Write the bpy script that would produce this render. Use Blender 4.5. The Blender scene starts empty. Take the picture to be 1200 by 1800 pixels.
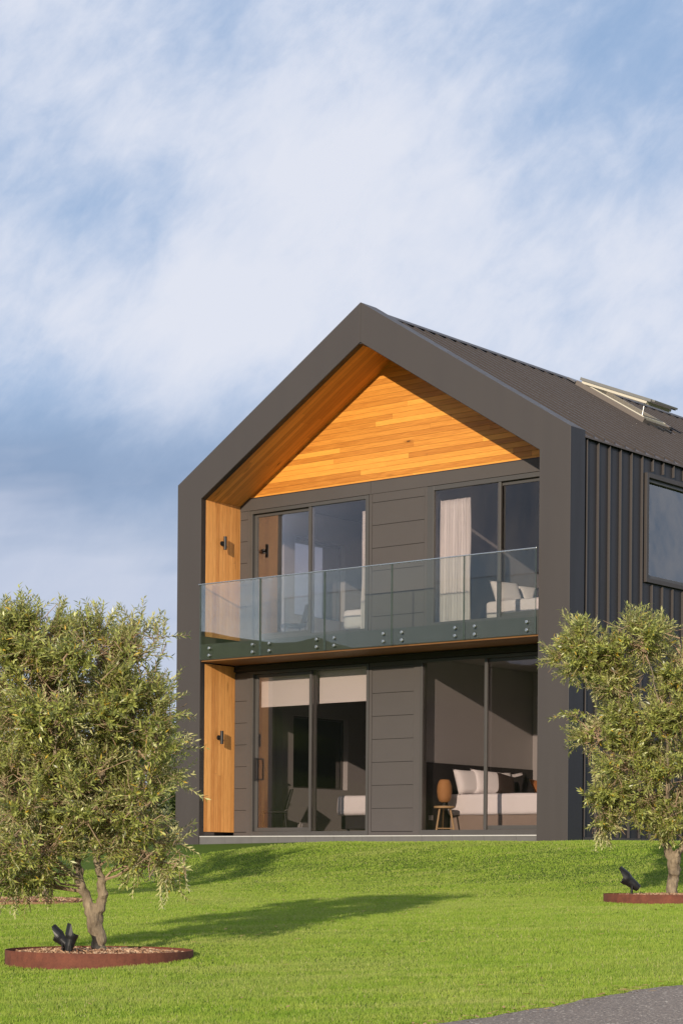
import bpy, bmesh, math, random
import numpy as np
from mathutils import Vector, Matrix
R = math.radians
scene = bpy.context.scene
C = scene.collection

# ------------------------------------------------------------------ camera
cam_d = bpy.data.cameras.new('camera')
cam_o = bpy.data.objects.new('camera', cam_d); C.objects.link(cam_o)
CR = Vector((0.7751955, 0.6316724, 0.0078714))
CU = Vector((-0.0084393, -0.0021040, 0.9999622))
CF = Vector((-0.6316651, 0.7752326, -0.0036998))
M = Matrix.Identity(4)
for i in range(3):
    M[i][0] = CR[i]; M[i][1] = CU[i]; M[i][2] = -CF[i]
M.translation = Vector((24.8696, -25.9223, -0.4794))
cam_o.matrix_world = M
cam_d.sensor_fit = 'AUTO'; cam_d.sensor_width = 36
cam_d.lens = 3601.6/1800*36
cam_d.shift_y = (1534.4-900)/1800
cam_d.clip_start = 0.1; cam_d.clip_end = 5000
scene.camera = cam_o

# ------------------------------------------------------------------ light
SUN = Vector((0.353, -1.0, 0.2745)).normalized()      # towards the sun
sl = bpy.data.lights.new('sun', 'SUN'); sl.energy = 4.4; sl.angle = R(0.55); sl.color = (1.0, 0.86, 0.68)
so = bpy.data.objects.new('sun', sl); C.objects.link(so)
so.rotation_euler = SUN.to_track_quat('Z', 'Y').to_euler()
scene.view_settings.view_transform = 'Standard'
scene.view_settings.look = 'None'
scene.view_settings.gamma = 1
scene.view_settings.exposure = 0.0

# node helper ------------------------------------------------------
class NT:
    def __init__(s, tree): s.t = tree; tree.nodes.clear()
    def n(s, typ, ins=None, **kw):
        nd = s.t.nodes.new(typ)
        for k, v in kw.items(): setattr(nd, k, v)
        if ins:
            for k, v in ins.items():
                if isinstance(v, bpy.types.NodeSocket): s.t.links.new(v, nd.inputs[k])
                else: nd.inputs[k].default_value = v
        return nd
    def math(s, op, a, b=0.0, c=0.0, clamp=False):
        nd = s.t.nodes.new('ShaderNodeMath'); nd.operation = op; nd.use_clamp = clamp
        for i, v in enumerate((a, b, c)):
            if isinstance(v, bpy.types.NodeSocket): s.t.links.new(v, nd.inputs[i])
            else: nd.inputs[i].default_value = v
        return nd.outputs[0]
    def mix(s, f, a, b, mode='MIX'):
        nd = s.t.nodes.new('ShaderNodeMix'); nd.data_type = 'RGBA'; nd.blend_type = mode
        for k, v in ((0, f), (6, a), (7, b)):
            if isinstance(v, bpy.types.NodeSocket): s.t.links.new(v, nd.inputs[k])
            elif k == 0: nd.inputs[k].default_value = v
            else: nd.inputs[k].default_value = tuple(v)+(1,) if len(v) == 3 else v
        return nd.outputs[2]
    def ramp(s, f, stops, interp='LINEAR'):
        nd = s.t.nodes.new('ShaderNodeValToRGB'); cr = nd.color_ramp; cr.interpolation = interp
        while len(cr.elements) > 1: cr.elements.remove(cr.elements[-1])
        for i, (p, c) in enumerate(stops):
            e = cr.elements[0] if i == 0 else cr.elements.new(p)
            e.position = p; e.color = tuple(c)+(1,) if len(c) == 3 else c
        s.t.links.new(f, nd.inputs[0]); return nd.outputs[0]
    def maprange(s, v, a, b, c=0.0, d=1.0, smooth=False):
        nd = s.t.nodes.new('ShaderNodeMapRange'); nd.clamp = True
        if smooth: nd.interpolation_type = 'SMOOTHSTEP'
        s.t.links.new(v, nd.inputs[0])
        for i, x in enumerate((a, b, c, d)): nd.inputs[i+1].default_value = x
        return nd.outputs[0]
    def link(s, a, b): s.t.links.new(a, b)

# ------------------------------------------------------------------ world: sky and thin broken cloud
w = bpy.data.worlds.new('World'); scene.world = w; w.use_nodes = True
N = NT(w.node_tree)
sky = N.n('ShaderNodeTexSky', sky_type='NISHITA', sun_disc=False, sun_elevation=math.asin(SUN.z),
          sun_rotation=math.atan2(SUN.x, SUN.y), altitude=50, air_density=1.0, dust_density=0.6, ozone_density=2.0)
tc = N.n('ShaderNodeTexCoord')
dirn = N.n('ShaderNodeVectorMath', {0: tc.outputs['Generated']}, operation='NORMALIZE').outputs[0]
def dot(vec):
    return N.n('ShaderNodeVectorMath', {0: dirn, 1: vec}, operation='DOT_PRODUCT').outputs['Value']
# cloud field laid out on the sky dome: u runs along the horizon from azimuth A0, v is height
A0 = math.atan2(-0.6317, 0.7752)
ex, ey = Vector((math.sin(A0), math.cos(A0), 0)), Vector((math.cos(A0), -math.sin(A0), 0))
fwd = N.math('MAXIMUM', N.math('ABSOLUTE', dot(ex)), 0.25)
U = N.math('DIVIDE', dot(ey), fwd); V = N.math('DIVIDE', dot((0, 0, 1)), fwd)
def cloudcoord(ang, su, sv, off):
    ca, sa = math.cos(ang), math.sin(ang)
    a = N.math('ADD', N.math('MULTIPLY', U, ca*su), N.math('MULTIPLY', V, sa*su))
    b = N.math('ADD', N.math('MULTIPLY', U, -sa*sv), N.math('MULTIPLY', V, ca*sv))
    return N.n('ShaderNodeCombineXYZ', {0: a, 1: b, 2: off}).outputs[0]
nz1 = N.n('ShaderNodeTexNoise', {'Vector': cloudcoord(R(38), 6.5, 9.5, 3.1), 'Scale': 1.0, 'Detail': 9.0, 'Roughness': 0.56, 'Distortion': 0.2}).outputs[0]
nz2 = N.n('ShaderNodeTexNoise', {'Vector': cloudcoord(R(48), 26, 46, 7.7), 'Scale': 1.0, 'Detail': 8.0, 'Roughness': 0.62, 'Distortion': 0.25}).outputs[0]
nz3 = N.n('ShaderNodeTexNoise', {'Vector': cloudcoord(R(6), 6, 26, 11.3), 'Scale': 1.0, 'Detail': 4.0, 'Roughness': 0.5}).outputs[0]
def blob(u0, v0, ru, rv, amp):
    du = N.math('DIVIDE', N.math('SUBTRACT', U, u0), ru); dv = N.math('DIVIDE', N.math('SUBTRACT', V, v0), rv)
    d2 = N.math('ADD', N.math('MULTIPLY', du, du), N.math('MULTIPLY', dv, dv))
    return N.math('MULTIPLY', N.math('POWER', 2.718, N.math('MULTIPLY', d2, -1.0)), amp)
dens = N.math('ADD', N.math('MULTIPLY', N.math('SUBTRACT', nz1, 0.5), 1.8), 0.74)
dens = N.math('ADD', dens, N.math('MULTIPLY', N.math('SUBTRACT', nz2, 0.5), 0.85))
for b in [(-0.02, 0.335, 0.07, 0.07, 0.20), (0.10, 0.25, 0.09, 0.06, 0.32), (0.08, 0.40, 0.09, 0.035, -0.36),
          (-0.12, 0.195, 0.08, 0.026, -0.5), (-0.12, 0.325, 0.045, 0.020, -0.32), (-0.13, 0.365, 0.06, 0.04, 0.20),
          (-0.10, 0.265, 0.10, 0.028, 0.34), (0.14, 0.40, 0.05, 0.05, -0.25)]:
    dens = N.math('ADD', dens, blob(*b))
cl = N.maprange(dens, 0.0, 1.0, 0.0, 0.95, True)
# low veil of grey-blue cloud near the horizon
low = N.maprange(V, 0.25, 0.19, 0.0, 1.0, True)
lowd = N.math('MULTIPLY', low, N.maprange(nz3, 0.3, 0.6, 0.72, 0.95))
ccol = N.mix(N.maprange(dens, 0.35, 1.15), (5.6, 6.5, 8.3), (7.7, 8.0, 8.95))
lcol = N.mix(N.math('ADD', N.maprange(nz3, 0.42, 0.68), N.maprange(V, .185, .13, 0, .55), 0, True), (2.6, 3.5, 5.2), (5.0, 5.6, 7.1))
skyc = N.mix(1.0, sky.outputs[0], (1.0, 1.0, 1.0), 'MULTIPLY')
base = N.mix(0.75, skyc, (3.4, 4.9, 7.5))
c1 = N.mix(lowd, base, lcol)
c2 = N.mix(N.math('MULTIPLY', cl, N.maprange(V, 0.17, 0.25, 0.35, 1.0, True)), c1, ccol)
bg = N.n('ShaderNodeBackground', {'Color': c2, 'Strength': 0.1})
out = N.n('ShaderNodeOutputWorld', {'Surface': bg.outputs[0]})

# ================================================================== helpers
class MB:
    """collects shapes into one mesh"""
    def __init__(s): s.v = []; s.f = []; s.smooth = False
    def add(s, vs, fs):
        o = len(s.v); s.v += [tuple(v) for v in vs]; s.f += [tuple(i+o for i in f) for f in fs]; return s
    def box(s, x0, x1, y0, y1, z0, z1):
        return s.add([(x0,y0,z0),(x1,y0,z0),(x1,y1,z0),(x0,y1,z0),(x0,y0,z1),(x1,y0,z1),(x1,y1,z1),(x0,y1,z1)],
                     [(0,3,2,1),(4,5,6,7),(0,1,5,4),(1,2,6,5),(2,3,7,6),(3,0,4,7)])
    def prism(s, poly, axis, a, b):
        """poly: 2-D outline; axis 'y': poly is (x,z); 'x': (y,z); 'z': (x,y)"""
        def m(p, t): return {'y': (p[0], t, p[1]), 'x': (t, p[0], p[1]), 'z': (p[0], p[1], t)}[axis]
        n = len(poly)
        return s.add([m(p, a) for p in poly]+[m(p, b) for p in poly],
                     [tuple(range(n)), tuple(range(2*n-1, n-1, -1))]+[(i, n+i, n+(i+1) % n, (i+1) % n) for i in range(n)])
    def hexa(s, v8):
        return s.add(v8, [(0,3,2,1),(4,5,6,7),(0,1,5,4),(1,2,6,5),(2,3,7,6),(3,0,4,7)])
    def bar(s, a, b, w, h, up=(0,0,1)):
        a, b = Vector(a), Vector(b); d = (b-a).normalized(); u = Vector(up); sd = d.cross(u).normalized(); u = sd.cross(d)
        v = []
        for p in (a, b):
            for i, j in ((-1,-1),(1,-1),(1,1),(-1,1)): v.append(p+sd*(i*w/2)+u*(j*h/2))
        return s.add(v, [(0,1,2,3),(7,6,5,4),(0,4,5,1),(1,5,6,2),(2,6,7,3),(3,7,4,0)])
    def tube(s, pts, rads, n=8, cap=True):
        pts = [Vector(p) for p in pts]; prev = None; vs = []; ref = None
        for i, p in enumerate(pts):
            d = (pts[min(i+1, len(pts)-1)]-pts[max(i-1, 0)]).normalized()
            if ref is None: ref = d.orthogonal().normalized()
            ref = (ref-d*ref.dot(d)).normalized(); b = d.cross(ref)
            r = rads[i] if isinstance(rads, (list, tuple)) else rads
            for k in range(n):
                a = 2*math.pi*k/n; vs.append(p+(ref*math.cos(a)+b*math.sin(a))*r)
        fs = []
        for i in range(len(pts)-1):
            for k in range(n):
                fs.append((i*n+k, i*n+(k+1) % n, (i+1)*n+(k+1) % n, (i+1)*n+k))
        if cap: fs += [tuple(range(n-1, -1, -1)), tuple(range((len(pts)-1)*n, len(pts)*n))]
        return s.add(vs, fs)
    def lathe(s, c, prof, n=24):
        vs = []; fs = []
        for r, z in prof:
            for k in range(n):
                a = 2*math.pi*k/n; vs.append((c[0]+r*math.cos(a), c[1]+r*math.sin(a), c[2]+z))
        for i in range(len(prof)-1):
            for k in range(n): fs.append((i*n+k, i*n+(k+1) % n, (i+1)*n+(k+1) % n, (i+1)*n+k))
        return s.add(vs, fs)
    def build(s, name, mat, parent=None, smooth=False, bevel=0, origin=None):
        me = bpy.data.meshes.new(name); me.from_pydata(s.v, [], s.f)
        bm = bmesh.new(); bm.from_mesh(me); bmesh.ops.recalc_face_normals(bm, faces=bm.faces); bm.to_mesh(me); bm.free()
        if smooth: me.polygons.foreach_set('use_smooth', [True]*len(me.polygons))
        me.materials.append(mat)
        o = bpy.data.objects.new(name, me); C.objects.link(o)
        if parent is not None: o.parent = parent
        if bevel:
            m = o.modifiers.new('bevel', 'BEVEL'); m.width = bevel; m.segments = 2; m.limit_method = 'ANGLE'; m.angle_limit = R(40)
        return o
def tag(o, label, cat, group=None):
    o['label'] = label; o['category'] = cat
    if group: o['group'] = group
    return o
def thing(name, label, cat, loc=(0,0,0), rz=0, group=None):
    o = bpy.data.objects.new(name, None); C.objects.link(o); o.location = loc; o.rotation_euler = (0,0,rz)
    o.empty_display_size = 0.2
    return tag(o, label, cat, group)
def struct(o): o['kind'] = 'structure'; return o

# ================================================================== materials
def new_mat(name):
    m = bpy.data.materials.new(name); m.use_nodes = True; return m, NT(m.node_tree)
def finish(N, bsdf, disp=None):
    o = N.n('ShaderNodeOutputMaterial'); N.link(bsdf, o.inputs[0])
def objco(N): return N.n('ShaderNodeTexCoord').outputs['Object']
def noise(N, co, sc, det=4, rough=.5, vscale=None, dist=0):
    if vscale:
        co = N.n('ShaderNodeVectorMath', {0: co, 1: vscale}, operation='MULTIPLY').outputs[0]
    return N.n('ShaderNodeTexNoise', {'Vector': co, 'Scale': sc, 'Detail': det, 'Roughness': rough, 'Distortion': dist}).outputs[0]
def bump(N, h, s, d=0.01, prev=None):
    ins = {'Height': h, 'Strength': s, 'Distance': d}
    if prev is not None: ins['Normal'] = prev
    return N.n('ShaderNodeBump', ins).outputs[0]
def simple(name, col, rough=.6, metal=0, var=.12, nscale=3.0, bstr=0.0, bscale=60, vscale=None, spec=.5):
    m, N = new_mat(name); co = objco(N)
    n = noise(N, co, nscale, 5, .6, vscale)
    c = N.mix(n, [x*(1-var) for x in col], [min(1, x*(1+var)) for x in col])
    ins = {'Base Color': c, 'Roughness': N.maprange(noise(N, co, nscale*2.3, 3), .3, .7, max(0, rough-.06), min(1, rough+.06)), 'Metallic': metal,
           'Specular IOR Level': spec}
    if bstr: ins['Normal'] = bump(N, noise(N, co, bscale, 3, .6, vscale), bstr, .004)
    b = N.n('ShaderNodeBsdfPrincipled', ins); finish(N, b.outputs[0]); return m

def metal_mat(name, col, rough=.5, streak=0.10, spec=.35):
    m, N = new_mat(name); co = objco(N)
    big = noise(N, co, .55, 3, .5); st = noise(N, co, 1.0, 5, .6, (5, 5, .35))
    c = N.mix(N.math('ADD', N.math('MULTIPLY', big, .5), N.math('MULTIPLY', st, .5)), [x*(1-streak) for x in col], [x*(1+streak) for x in col])
    nb = bump(N, noise(N, co, .9, 2), .5, .012)
    b = N.n('ShaderNodeBsdfPrincipled', {'Base Color': c, 'Roughness': N.maprange(st, .3, .7, rough-.07, rough+.08), 'Normal': nb, 'Specular IOR Level': spec})
    finish(N, b.outputs[0]); return m

def wood_mat(name, ua, va, row, length, dark, light, groove_d=.6, seed=0.0, knots=True, rough=.48, uscale=1.0, graint=.5):
    """boards: ua = axis along the board, va = axis across"""
    m, N = new_mat(name); co = objco(N)
    sep = N.n('ShaderNodeSeparateXYZ', {0: co}); ax = {'x': sep.outputs[0], 'y': sep.outputs[1], 'z': sep.outputs[2]}
    u = N.math('MULTIPLY', ax[ua], uscale); v = N.math('MULTIPLY', N.math('ADD', ax[va], 10.0), 1.0/row)
    rowi = N.math('FLOOR', v); fr = N.math('FRACT', v)
    ro = N.n('ShaderNodeTexWhiteNoise', {'W': N.math('ADD', rowi, seed)}, noise_dimensions='1D').outputs['Value']
    bu = N.math('ADD', N.math('DIVIDE', u, length), N.math('MULTIPLY', ro, 7.3))
    bi = N.math('FLOOR', bu); bf = N.math('FRACT', bu)
    rid = N.n('ShaderNodeTexWhiteNoise', {'Vector': N.n('ShaderNodeCombineXYZ', {0: rowi, 1: bi, 2: seed}).outputs[0]}, noise_dimensions='3D').outputs['Value']
    gvec = N.n('ShaderNodeCombineXYZ', {0: N.math('MULTIPLY', u, 1.6), 1: N.math('MULTIPLY', v, 2.6), 2: N.math('MULTIPLY', rid, 40.0)}).outputs[0]
    grain = N.n('ShaderNodeTexNoise', {'Vector': gvec, 'Scale': 1.6, 'Detail': 6.0, 'Roughness': .62, 'Distortion': 0.9}).outputs[0]
    fine = N.n('ShaderNodeTexNoise', {'Vector': N.n('ShaderNodeCombineXYZ', {0: N.math('MULTIPLY', u, 5), 1: N.math('MULTIPLY', v, 16), 2: rid}).outputs[0], 'Scale': 1.0, 'Detail': 4.0}).outputs[0]
    t = N.math('ADD', N.math('MULTIPLY', rid, .60), N.math('MULTIPLY', N.math('SUBTRACT', grain, .5), graint*1.6))
    t = N.math('ADD', t, N.math('MULTIPLY', N.math('SUBTRACT', fine, .5), .45))
    c = N.mix(N.math('ADD', t, .18, 0, True), dark, light)
    if knots:
        vo = N.n('ShaderNodeTexVoronoi', {'Vector': N.n('ShaderNodeCombineXYZ', {0: N.math('MULTIPLY', u, 1.5), 1: N.math('MULTIPLY', v, .55), 2: seed}).outputs[0], 'Scale': 1.0, 'Randomness': 1.0})
        rr = N.n('ShaderNodeTexWhiteNoise', {'Vector': vo.outputs['Position']}, noise_dimensions='3D').outputs['Value']
        k = N.math('LESS_THAN', N.math('ADD', vo.outputs['Distance'], N.math('MULTIPLY', fine, .03)), N.math('MULTIPLY', N.math('SUBTRACT', rr, .55), .22))
        halo = N.maprange(vo.outputs['Distance'], .05, .22, 1.0, 0.0, True)
        halo = N.math('MULTIPLY', halo, N.math('GREATER_THAN', rr, .60))
        c = N.mix(N.math('MULTIPLY', halo, .45), c, [x*.45 for x in dark])
        c = N.mix(N.math('MULTIPLY', k, .9), c, (.025, .010, .004))
    g = N.math('MINIMUM', fr, N.math('SUBTRACT', 1.0, fr)); gl = N.maprange(g, .0, .045, 1.0, 0.0)
    e = N.math('MINIMUM', bf, N.math('SUBTRACT', 1.0, bf)); el = N.math('LESS_THAN', e, .0008/length)
    gg = N.math('MAXIMUM', gl, el)
    c = N.mix(N.math('MULTIPLY', gg, groove_d), c, [x*.18 for x in dark])
    hgt = N.math('SUBTRACT', N.math('MULTIPLY', grain, .12), N.math('MULTIPLY', gg, 1.0))
    hgt = N.math('ADD', hgt, N.math('MULTIPLY', rid, .25))
    b = N.n('ShaderNodeBsdfPrincipled', {'Base Color': c, 'Roughness': rough, 'Normal': bump(N, hgt, .8, .004), 'Specular IOR Level': .35})
    finish(N, b.outputs[0]); return m

def glass_mat(name, tint, refl=1.0, ior=1.5, dirt=0.0):
    m, N = new_mat(name); co = objco(N)
    fr = N.n('ShaderNodeFresnel', {'IOR': ior}).outputs[0]
    f = N.math('MULTIPLY', fr, refl, 0, True)
    tr = N.n('ShaderNodeBsdfTransparent', {'Color': tuple(tint)+(1,)})
    gl = N.n('ShaderNodeBsdfGlossy', {'Color': (1,1,1,1), 'Roughness': .008})
    sh = N.n('ShaderNodeMixShader', {0: f, 1: tr.outputs[0], 2: gl.outputs[0]}).outputs[0]
    if dirt:
        dn = noise(N, co, 2.0, 5, .6, (3, 3, .4))
        df = N.n('ShaderNodeBsdfDiffuse', {'Color': (.55, .58, .55, 1)})
        sh = N.n('ShaderNodeMixShader', {0: N.maprange(dn, .4, .75, dirt*.35, dirt), 1: sh, 2: df.outputs[0]}).outputs[0]
    finish(N, sh); return m

BRN = (.063, .055, .053)
m_frame = metal_mat('bronze_grey_metal', BRN, .5)
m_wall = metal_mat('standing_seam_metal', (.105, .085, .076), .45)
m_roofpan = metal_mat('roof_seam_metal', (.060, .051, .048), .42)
m_side_shade = metal_mat('shaded_side_metal', (.030, .029, .034), .42)  # same metal, its grazing-sun shade on side faces put into a darker colour
m_clad = simple('painted_weatherboard', (.074, .064, .060), .6, 0, .07, 1.5, .1, 90)
m_winf = simple('aluminium_frame', (.070, .065, .061), .38, 0, .05, 2)
m_dark = simple('dark_trim', (.028, .024, .023), .55)
m_black = simple('matt_black', (.012, .012, .013), .45)
m_gable = wood_mat('gable_cedar', 'x', 'z', .0865, 3.1, (.38, .12, .016), (.98, .44, .075), .55, 1.0)
m_soffit = wood_mat('soffit_cedar', 'x', 'y', .0865, 2.6, (.46, .19, .04), (.98, .48, .11), .6, 5.0, uscale=1.18)
m_reveal = wood_mat('reveal_cedar', 'z', 'y', .0865, 6.5, (.50, .19, .045), (.98, .50, .16), .5, 9.0, knots=True, graint=.75)
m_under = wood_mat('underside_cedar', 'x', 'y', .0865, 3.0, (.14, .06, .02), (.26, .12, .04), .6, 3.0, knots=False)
m_glass = glass_mat('window_glass', (.86, .835, .835), .62, 1.5)
m_side_glass = glass_mat('tinted_glass', (.42, .44, .48), 2.4, 1.5)
m_bal = glass_mat('balustrade_glass', (.90, .935, .915), .42, 1.5, .004)
m_edge = simple('polished_glass_edge', (.07, .10, .09), .25)
m_steel = simple('brushed_steel', (.62, .62, .60), .28, 1.0, .05)
m_white = simple('interior_plaster', (.36, .345, .34), .8, 0, .03)
m_ceil = simple('interior_ceiling', (.28, .26, .25), .85, 0, .03)
m_char = simple('charcoal_panel', (.022, .019, .020), .7)
m_floor = simple('interior_carpet', (.16, .14, .12), .9, 0, .15, 20)
m_linen = simple('white_linen', (.84, .81, .81), .85, 0, .04, 3, .5, 9)
m_curt, N = new_mat('sheer_curtain')
df = N.n('ShaderNodeBsdfDiffuse', {'Color': (.93, .90, .88, 1)}); tl = N.n('ShaderNodeBsdfTranslucent', {'Color': (.93, .90, .88, 1)})
finish(N, N.n('ShaderNodeMixShader', {0: .25, 1: df.outputs[0], 2: tl.outputs[0]}).outputs[0])
m_blind = simple('roller_blind_fabric', (.70, .67, .64), .9, 0, .02)
m_fascia = metal_mat('grey_fascia', (.052, .054, .050), .5, .25)
m_tile = simple('porch_paver', (.13, .125, .12), .7, 0, .2, 6, .2, 60)
m_tile_edge = simple('paver_edge', (.50, .49, .47), .6)

# ================================================================== the ground
KY = np.array([-70,-26,-20,-14.4,-11,-7.5,-5,-3,-1.5,-.4,0,60.]); KZ = np.array([-4,-2.0,-1.62,-1.27,-1.08,-.94,-.86,-.66,-.3,-.11,-.1,-.1])
def gz(x, y):
    x = np.asarray(x, float); y = np.asarray(y, float); s = 0
    for d in (-.6,-.3,0,.3,.6): s = s+np.interp(y+d*np.clip(-y, 0, 1), KY, KZ)
    z = s/5-.015*np.clip(3-x, 0, 25)
    z = z + .02*np.sin(x*.55+.4)*np.sin(y*.5)*np.clip((-y-1)/4, 0, 1)
    return z
def far_rise(x, y):
    """wooded and grassy hills all round, beyond the section"""
    r = np.hypot(x-9, y+8); az = np.arctan2(x-9, y+8)
    top = 16+5*np.sin(az*3+1)+3*np.sin(az*7+2)+1.2*np.sin(az*19)
    back = np.exp(-((np.abs(((az+2.30+np.pi) % (2*np.pi))-np.pi))/.45)**2)       # the higher ridge behind the photographer
    top = top+26*back
    t = np.clip((r-70)/220, 0, 1); t = t*t*(3-2*t)
    rough = (np.sin(az*41)*.8+np.sin(az*83+r*.05)+np.sin(az*143+2+r*.09)*.8+np.sin(az*211+1)*.6)*.9*np.clip((r-200)/60, 0, 1)*(.6+.4*np.sin(az*9))
    fall = np.clip((640-r)/340, 0, 1)
    return (top*t+rough*t)*fall
m_lawn, N = new_mat('lawn_soil')
co = objco(N)
a = noise(N, co, .35, 4); b_ = noise(N, co, 9, 5, .65); 
nc = N.mix(a, (.060, .105, .012), (.10, .145, .022)); nc = N.mix(N.math('MULTIPLY', b_, .6), nc, (.035, .07, .008))
dist = N.n('ShaderNodeVectorMath', {0: co, 1: (9, -8, 0)}, operation='DISTANCE').outputs['Value']
woods = N.maprange(noise(N, co, .012, 5, .6), .47, .53, 0, 1)
hillc = N.mix(N.math('MULTIPLY', woods, .95), (.085, .11, .02), (.012, .02, .008))
woods2 = noise(N, co, .3, 4, .7); hillc = N.mix(N.math('MULTIPLY', woods2, .5), hillc, (.01, .016, .006))
nc = N.mix(N.maprange(dist, 60, 150), nc, hillc)
bs = N.n('ShaderNodeBsdfPrincipled', {'Base Color': nc, 'Roughness': .9, 'Specular IOR Level': .1, 'Normal': bump(N, b_, .6, .03)})
finish(N, bs.outputs[0])
def ground_mesh():
    rr = np.concatenate([np.arange(0, 32, .3), np.geomspace(32, 1600, 70)]); nA = 540
    A = np.linspace(0, 2*np.pi, nA, endpoint=False)
    X = 9+np.outer(rr, np.sin(A)); Y = -8+np.outer(rr, np.cos(A))
    Z = gz(X, np.clip(Y, -69, 59)) + far_rise(X, Y)
    inside = (X > .15) & (X < 7.95) & (Y > .15) & (Y < 15.8)
    Z = np.where(inside, Z-.5, Z)
    v = np.stack([X, Y, Z], -1).reshape(-1, 3)
    f = []
    for i in range(len(rr)-1):
        for k in range(nA):
            k2 = (k+1) % nA; f.append((i*nA+k, i*nA+k2, (i+1)*nA+k2, (i+1)*nA+k))
    me = bpy.data.meshes.new('lawn'); me.from_pydata(v.tolist(), [], f); me.materials.append(m_lawn)
    me.polygons.foreach_set('use_smooth', [True]*len(f))
    o = bpy.data.objects.new('ground', me); C.objects.link(o); return struct(o)
ground_mesh()

# drive: along the line from (18.0,-16.28) to (18.15,-14.14), to the right of it (towards +x)
rng = np.random.default_rng(5)
def drive_edge(t):  # t metres along +y from y=-16.28
    x = 18.0+.070*t + .012*t*t
    x = x + .035*np.sin(t*3.1)+.02*np.sin(t*9.7+1)+.012*np.sin(t*23)
    return x, -16.28+t
m_asph, N = new_mat('asphalt'); co = objco(N)
g1 = noise(N, co, 70, 4, .75); g2 = noise(N, co, 1.3, 5, .6); vor = N.n('ShaderNodeTexVoronoi', {'Vector': co, 'Scale': 95.0}).outputs['Distance']
ac = N.mix(g2, (.25, .20, .16), (.38, .31, .25)); ac = N.mix(N.maprange(g1, .40, .60), [.12,.10,.085], ac); ac = N.mix(N.maprange(noise(N, co, 45, 2), .62, .68), ac, (.60,.52,.42))
bs = N.n('ShaderNodeBsdfPrincipled', {'Base Color': ac, 'Roughness': .85, 'Normal': bump(N, N.math('ADD', g1, vor), .8, .006)}); finish(N, bs.outputs[0])
def drive_mesh():
    ts = np.arange(-12, 16, .08); ws = np.concatenate([[0, .03], np.linspace(.2, 4.2, 14)])
    v = []; 
    for t in ts:
        ex_, ey_ = drive_edge(t)
        for k, w_ in enumerate(ws):
            x, y = ex_+w_, ey_; v.append((x, y, float(gz(x, y))+(-.02 if k == 0 else .02)))
    n = len(ws); f = [(i*n+j, i*n+j+1, (i+1)*n+j+1, (i+1)*n+j) for i in range(len(ts)-1) for j in range(n-1)]
    me = bpy.data.meshes.new('driveway'); me.from_pydata(v, [], f); me.materials.append(m_asph)
    o = bpy.data.objects.new('driveway', me); C.objects.link(o); struct(o)
drive_mesh()

# ================================================================== the house
house = thing('house', 'dark two-storey gabled house with cedar-lined gable, glass balcony and standing seam side wall', 'house')
W_ = 8.1; T_ = .556; He = 6.13; Hr = 8.652; Hi = 5.839; Hri = 8.008; MX = W_/2
# portal frame, left and right half with a fine joint at the apex
mb = MB()
g = .0025
mb.prism([(0,-.35),(T_,-.35),(T_,Hi),(MX-g,Hri-g*.62),(MX-g,Hr-g*.62),(0,He)], 'y', 0, .40)
mb.prism([(W_,-.35),(W_,He),(MX+g,Hr-g*.62),(MX+g,Hri-g*.62),(W_-T_,Hi),(W_-T_,-.35)], 'y', 0, .40)
mb.build('gable_frame', m_frame, house, bevel=.004)
MB().box(W_-.001, W_+.004, .004, .398, -.35, He-.006).build('frame_side_shade', m_side_shade, house)  # added skin that darkens the frame's side face, shade painted as colour
MB().prism([(MX-.1, Hri-.03), (MX+.1, Hri-.03), (MX+.1, Hr-.09), (MX-.1, Hr-.09)], 'y', .012, .39).build('apex_joint', m_dark, house)
# dark reveal strip lining the inside edge of the frame
k = .621; c_ = math.cos(math.atan(k))
def lining(y0, y1, th, z0, mat, name, left=True, right=True, soffit=True, mats=None):
    pass
mb = MB()
mb.box(T_-.01, T_+.006, .012, .12, -.02, Hi); mb.box(W_-T_-.006, W_-T_+.01, .012, .12, -.02, Hi)
def rake(mb, off0, off1, y0, y1, side, inx=0.0):
    # slab under the rake between vertical offsets (below Hri line)
    s = -1 if side == 'l' else 1
    xa, za = MX, Hri; xb, zb = (T_, Hi) if side == 'l' else (W_-T_, Hi)
    v = []
    for y in (y0, y1):
        v += [(xa, y, za-off0), (xb, y, zb-off0), (xb, y, zb-off1), (xa, y, za-off1)]
    mb.add(v, [(0,1,2,3),(7,6,5,4),(0,4,5,1),(1,5,6,2),(2,6,7,3),(3,7,4,0)])
rake(mb, -.02, .006, .012, .12, 'l'); rake(mb, -.02, .006, .012, .12, 'r')
mb.build('reveal_trim', m_dark, house)
# cedar linings
DU, DL = 1.02, .91
for s, z0, z1, d in (('up', 3.47, Hi+.2, DU), ('lo', .085, 3.0, DL)):
    MB().box(T_-.01, T_+.010, .123, d, z0, z1 if s == 'lo' else Hi+.06).build('timber_reveal', m_reveal, house)
    MB().box(W_-T_-.010, W_-T_+.01, .123, d, z0, z1 if s == 'lo' else Hi+.06).build('timber_reveal', m_reveal, house)
for sd in 'lr':
    mb = MB(); rake(mb, -.06, .012-.004, .123, DU+.02, sd); mb.build('timber_soffit', m_soffit, house)
MB().prism([(T_-.02,5.965),(W_-T_+.02,5.965),(W_-T_+.02,Hi+.1),(MX,Hri+.07),(T_-.02,Hi+.1)], 'y', DU, DU+.08).build('timber_gable', m_gable, house)
MB().box(T_+.011, W_-T_-.011, DU-.012, DU+.02, 5.95, 5.968).build('gable_flashing', m_dark, house)

# ---- facade walls
def boards(mb, x0, x1, z0, z1, y, first, pitch, gap=.007, th=.016):
    z = first
    while z > z0: z -= pitch
    while z < z1:
        a, b = max(z0, z+gap/2), min(z1, z+pitch-gap/2)
        if b-a > .01: mb.box(x0, x1, y-th, y, a, b)
        z += pitch
UF = 3.33     # upper floor level
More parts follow.
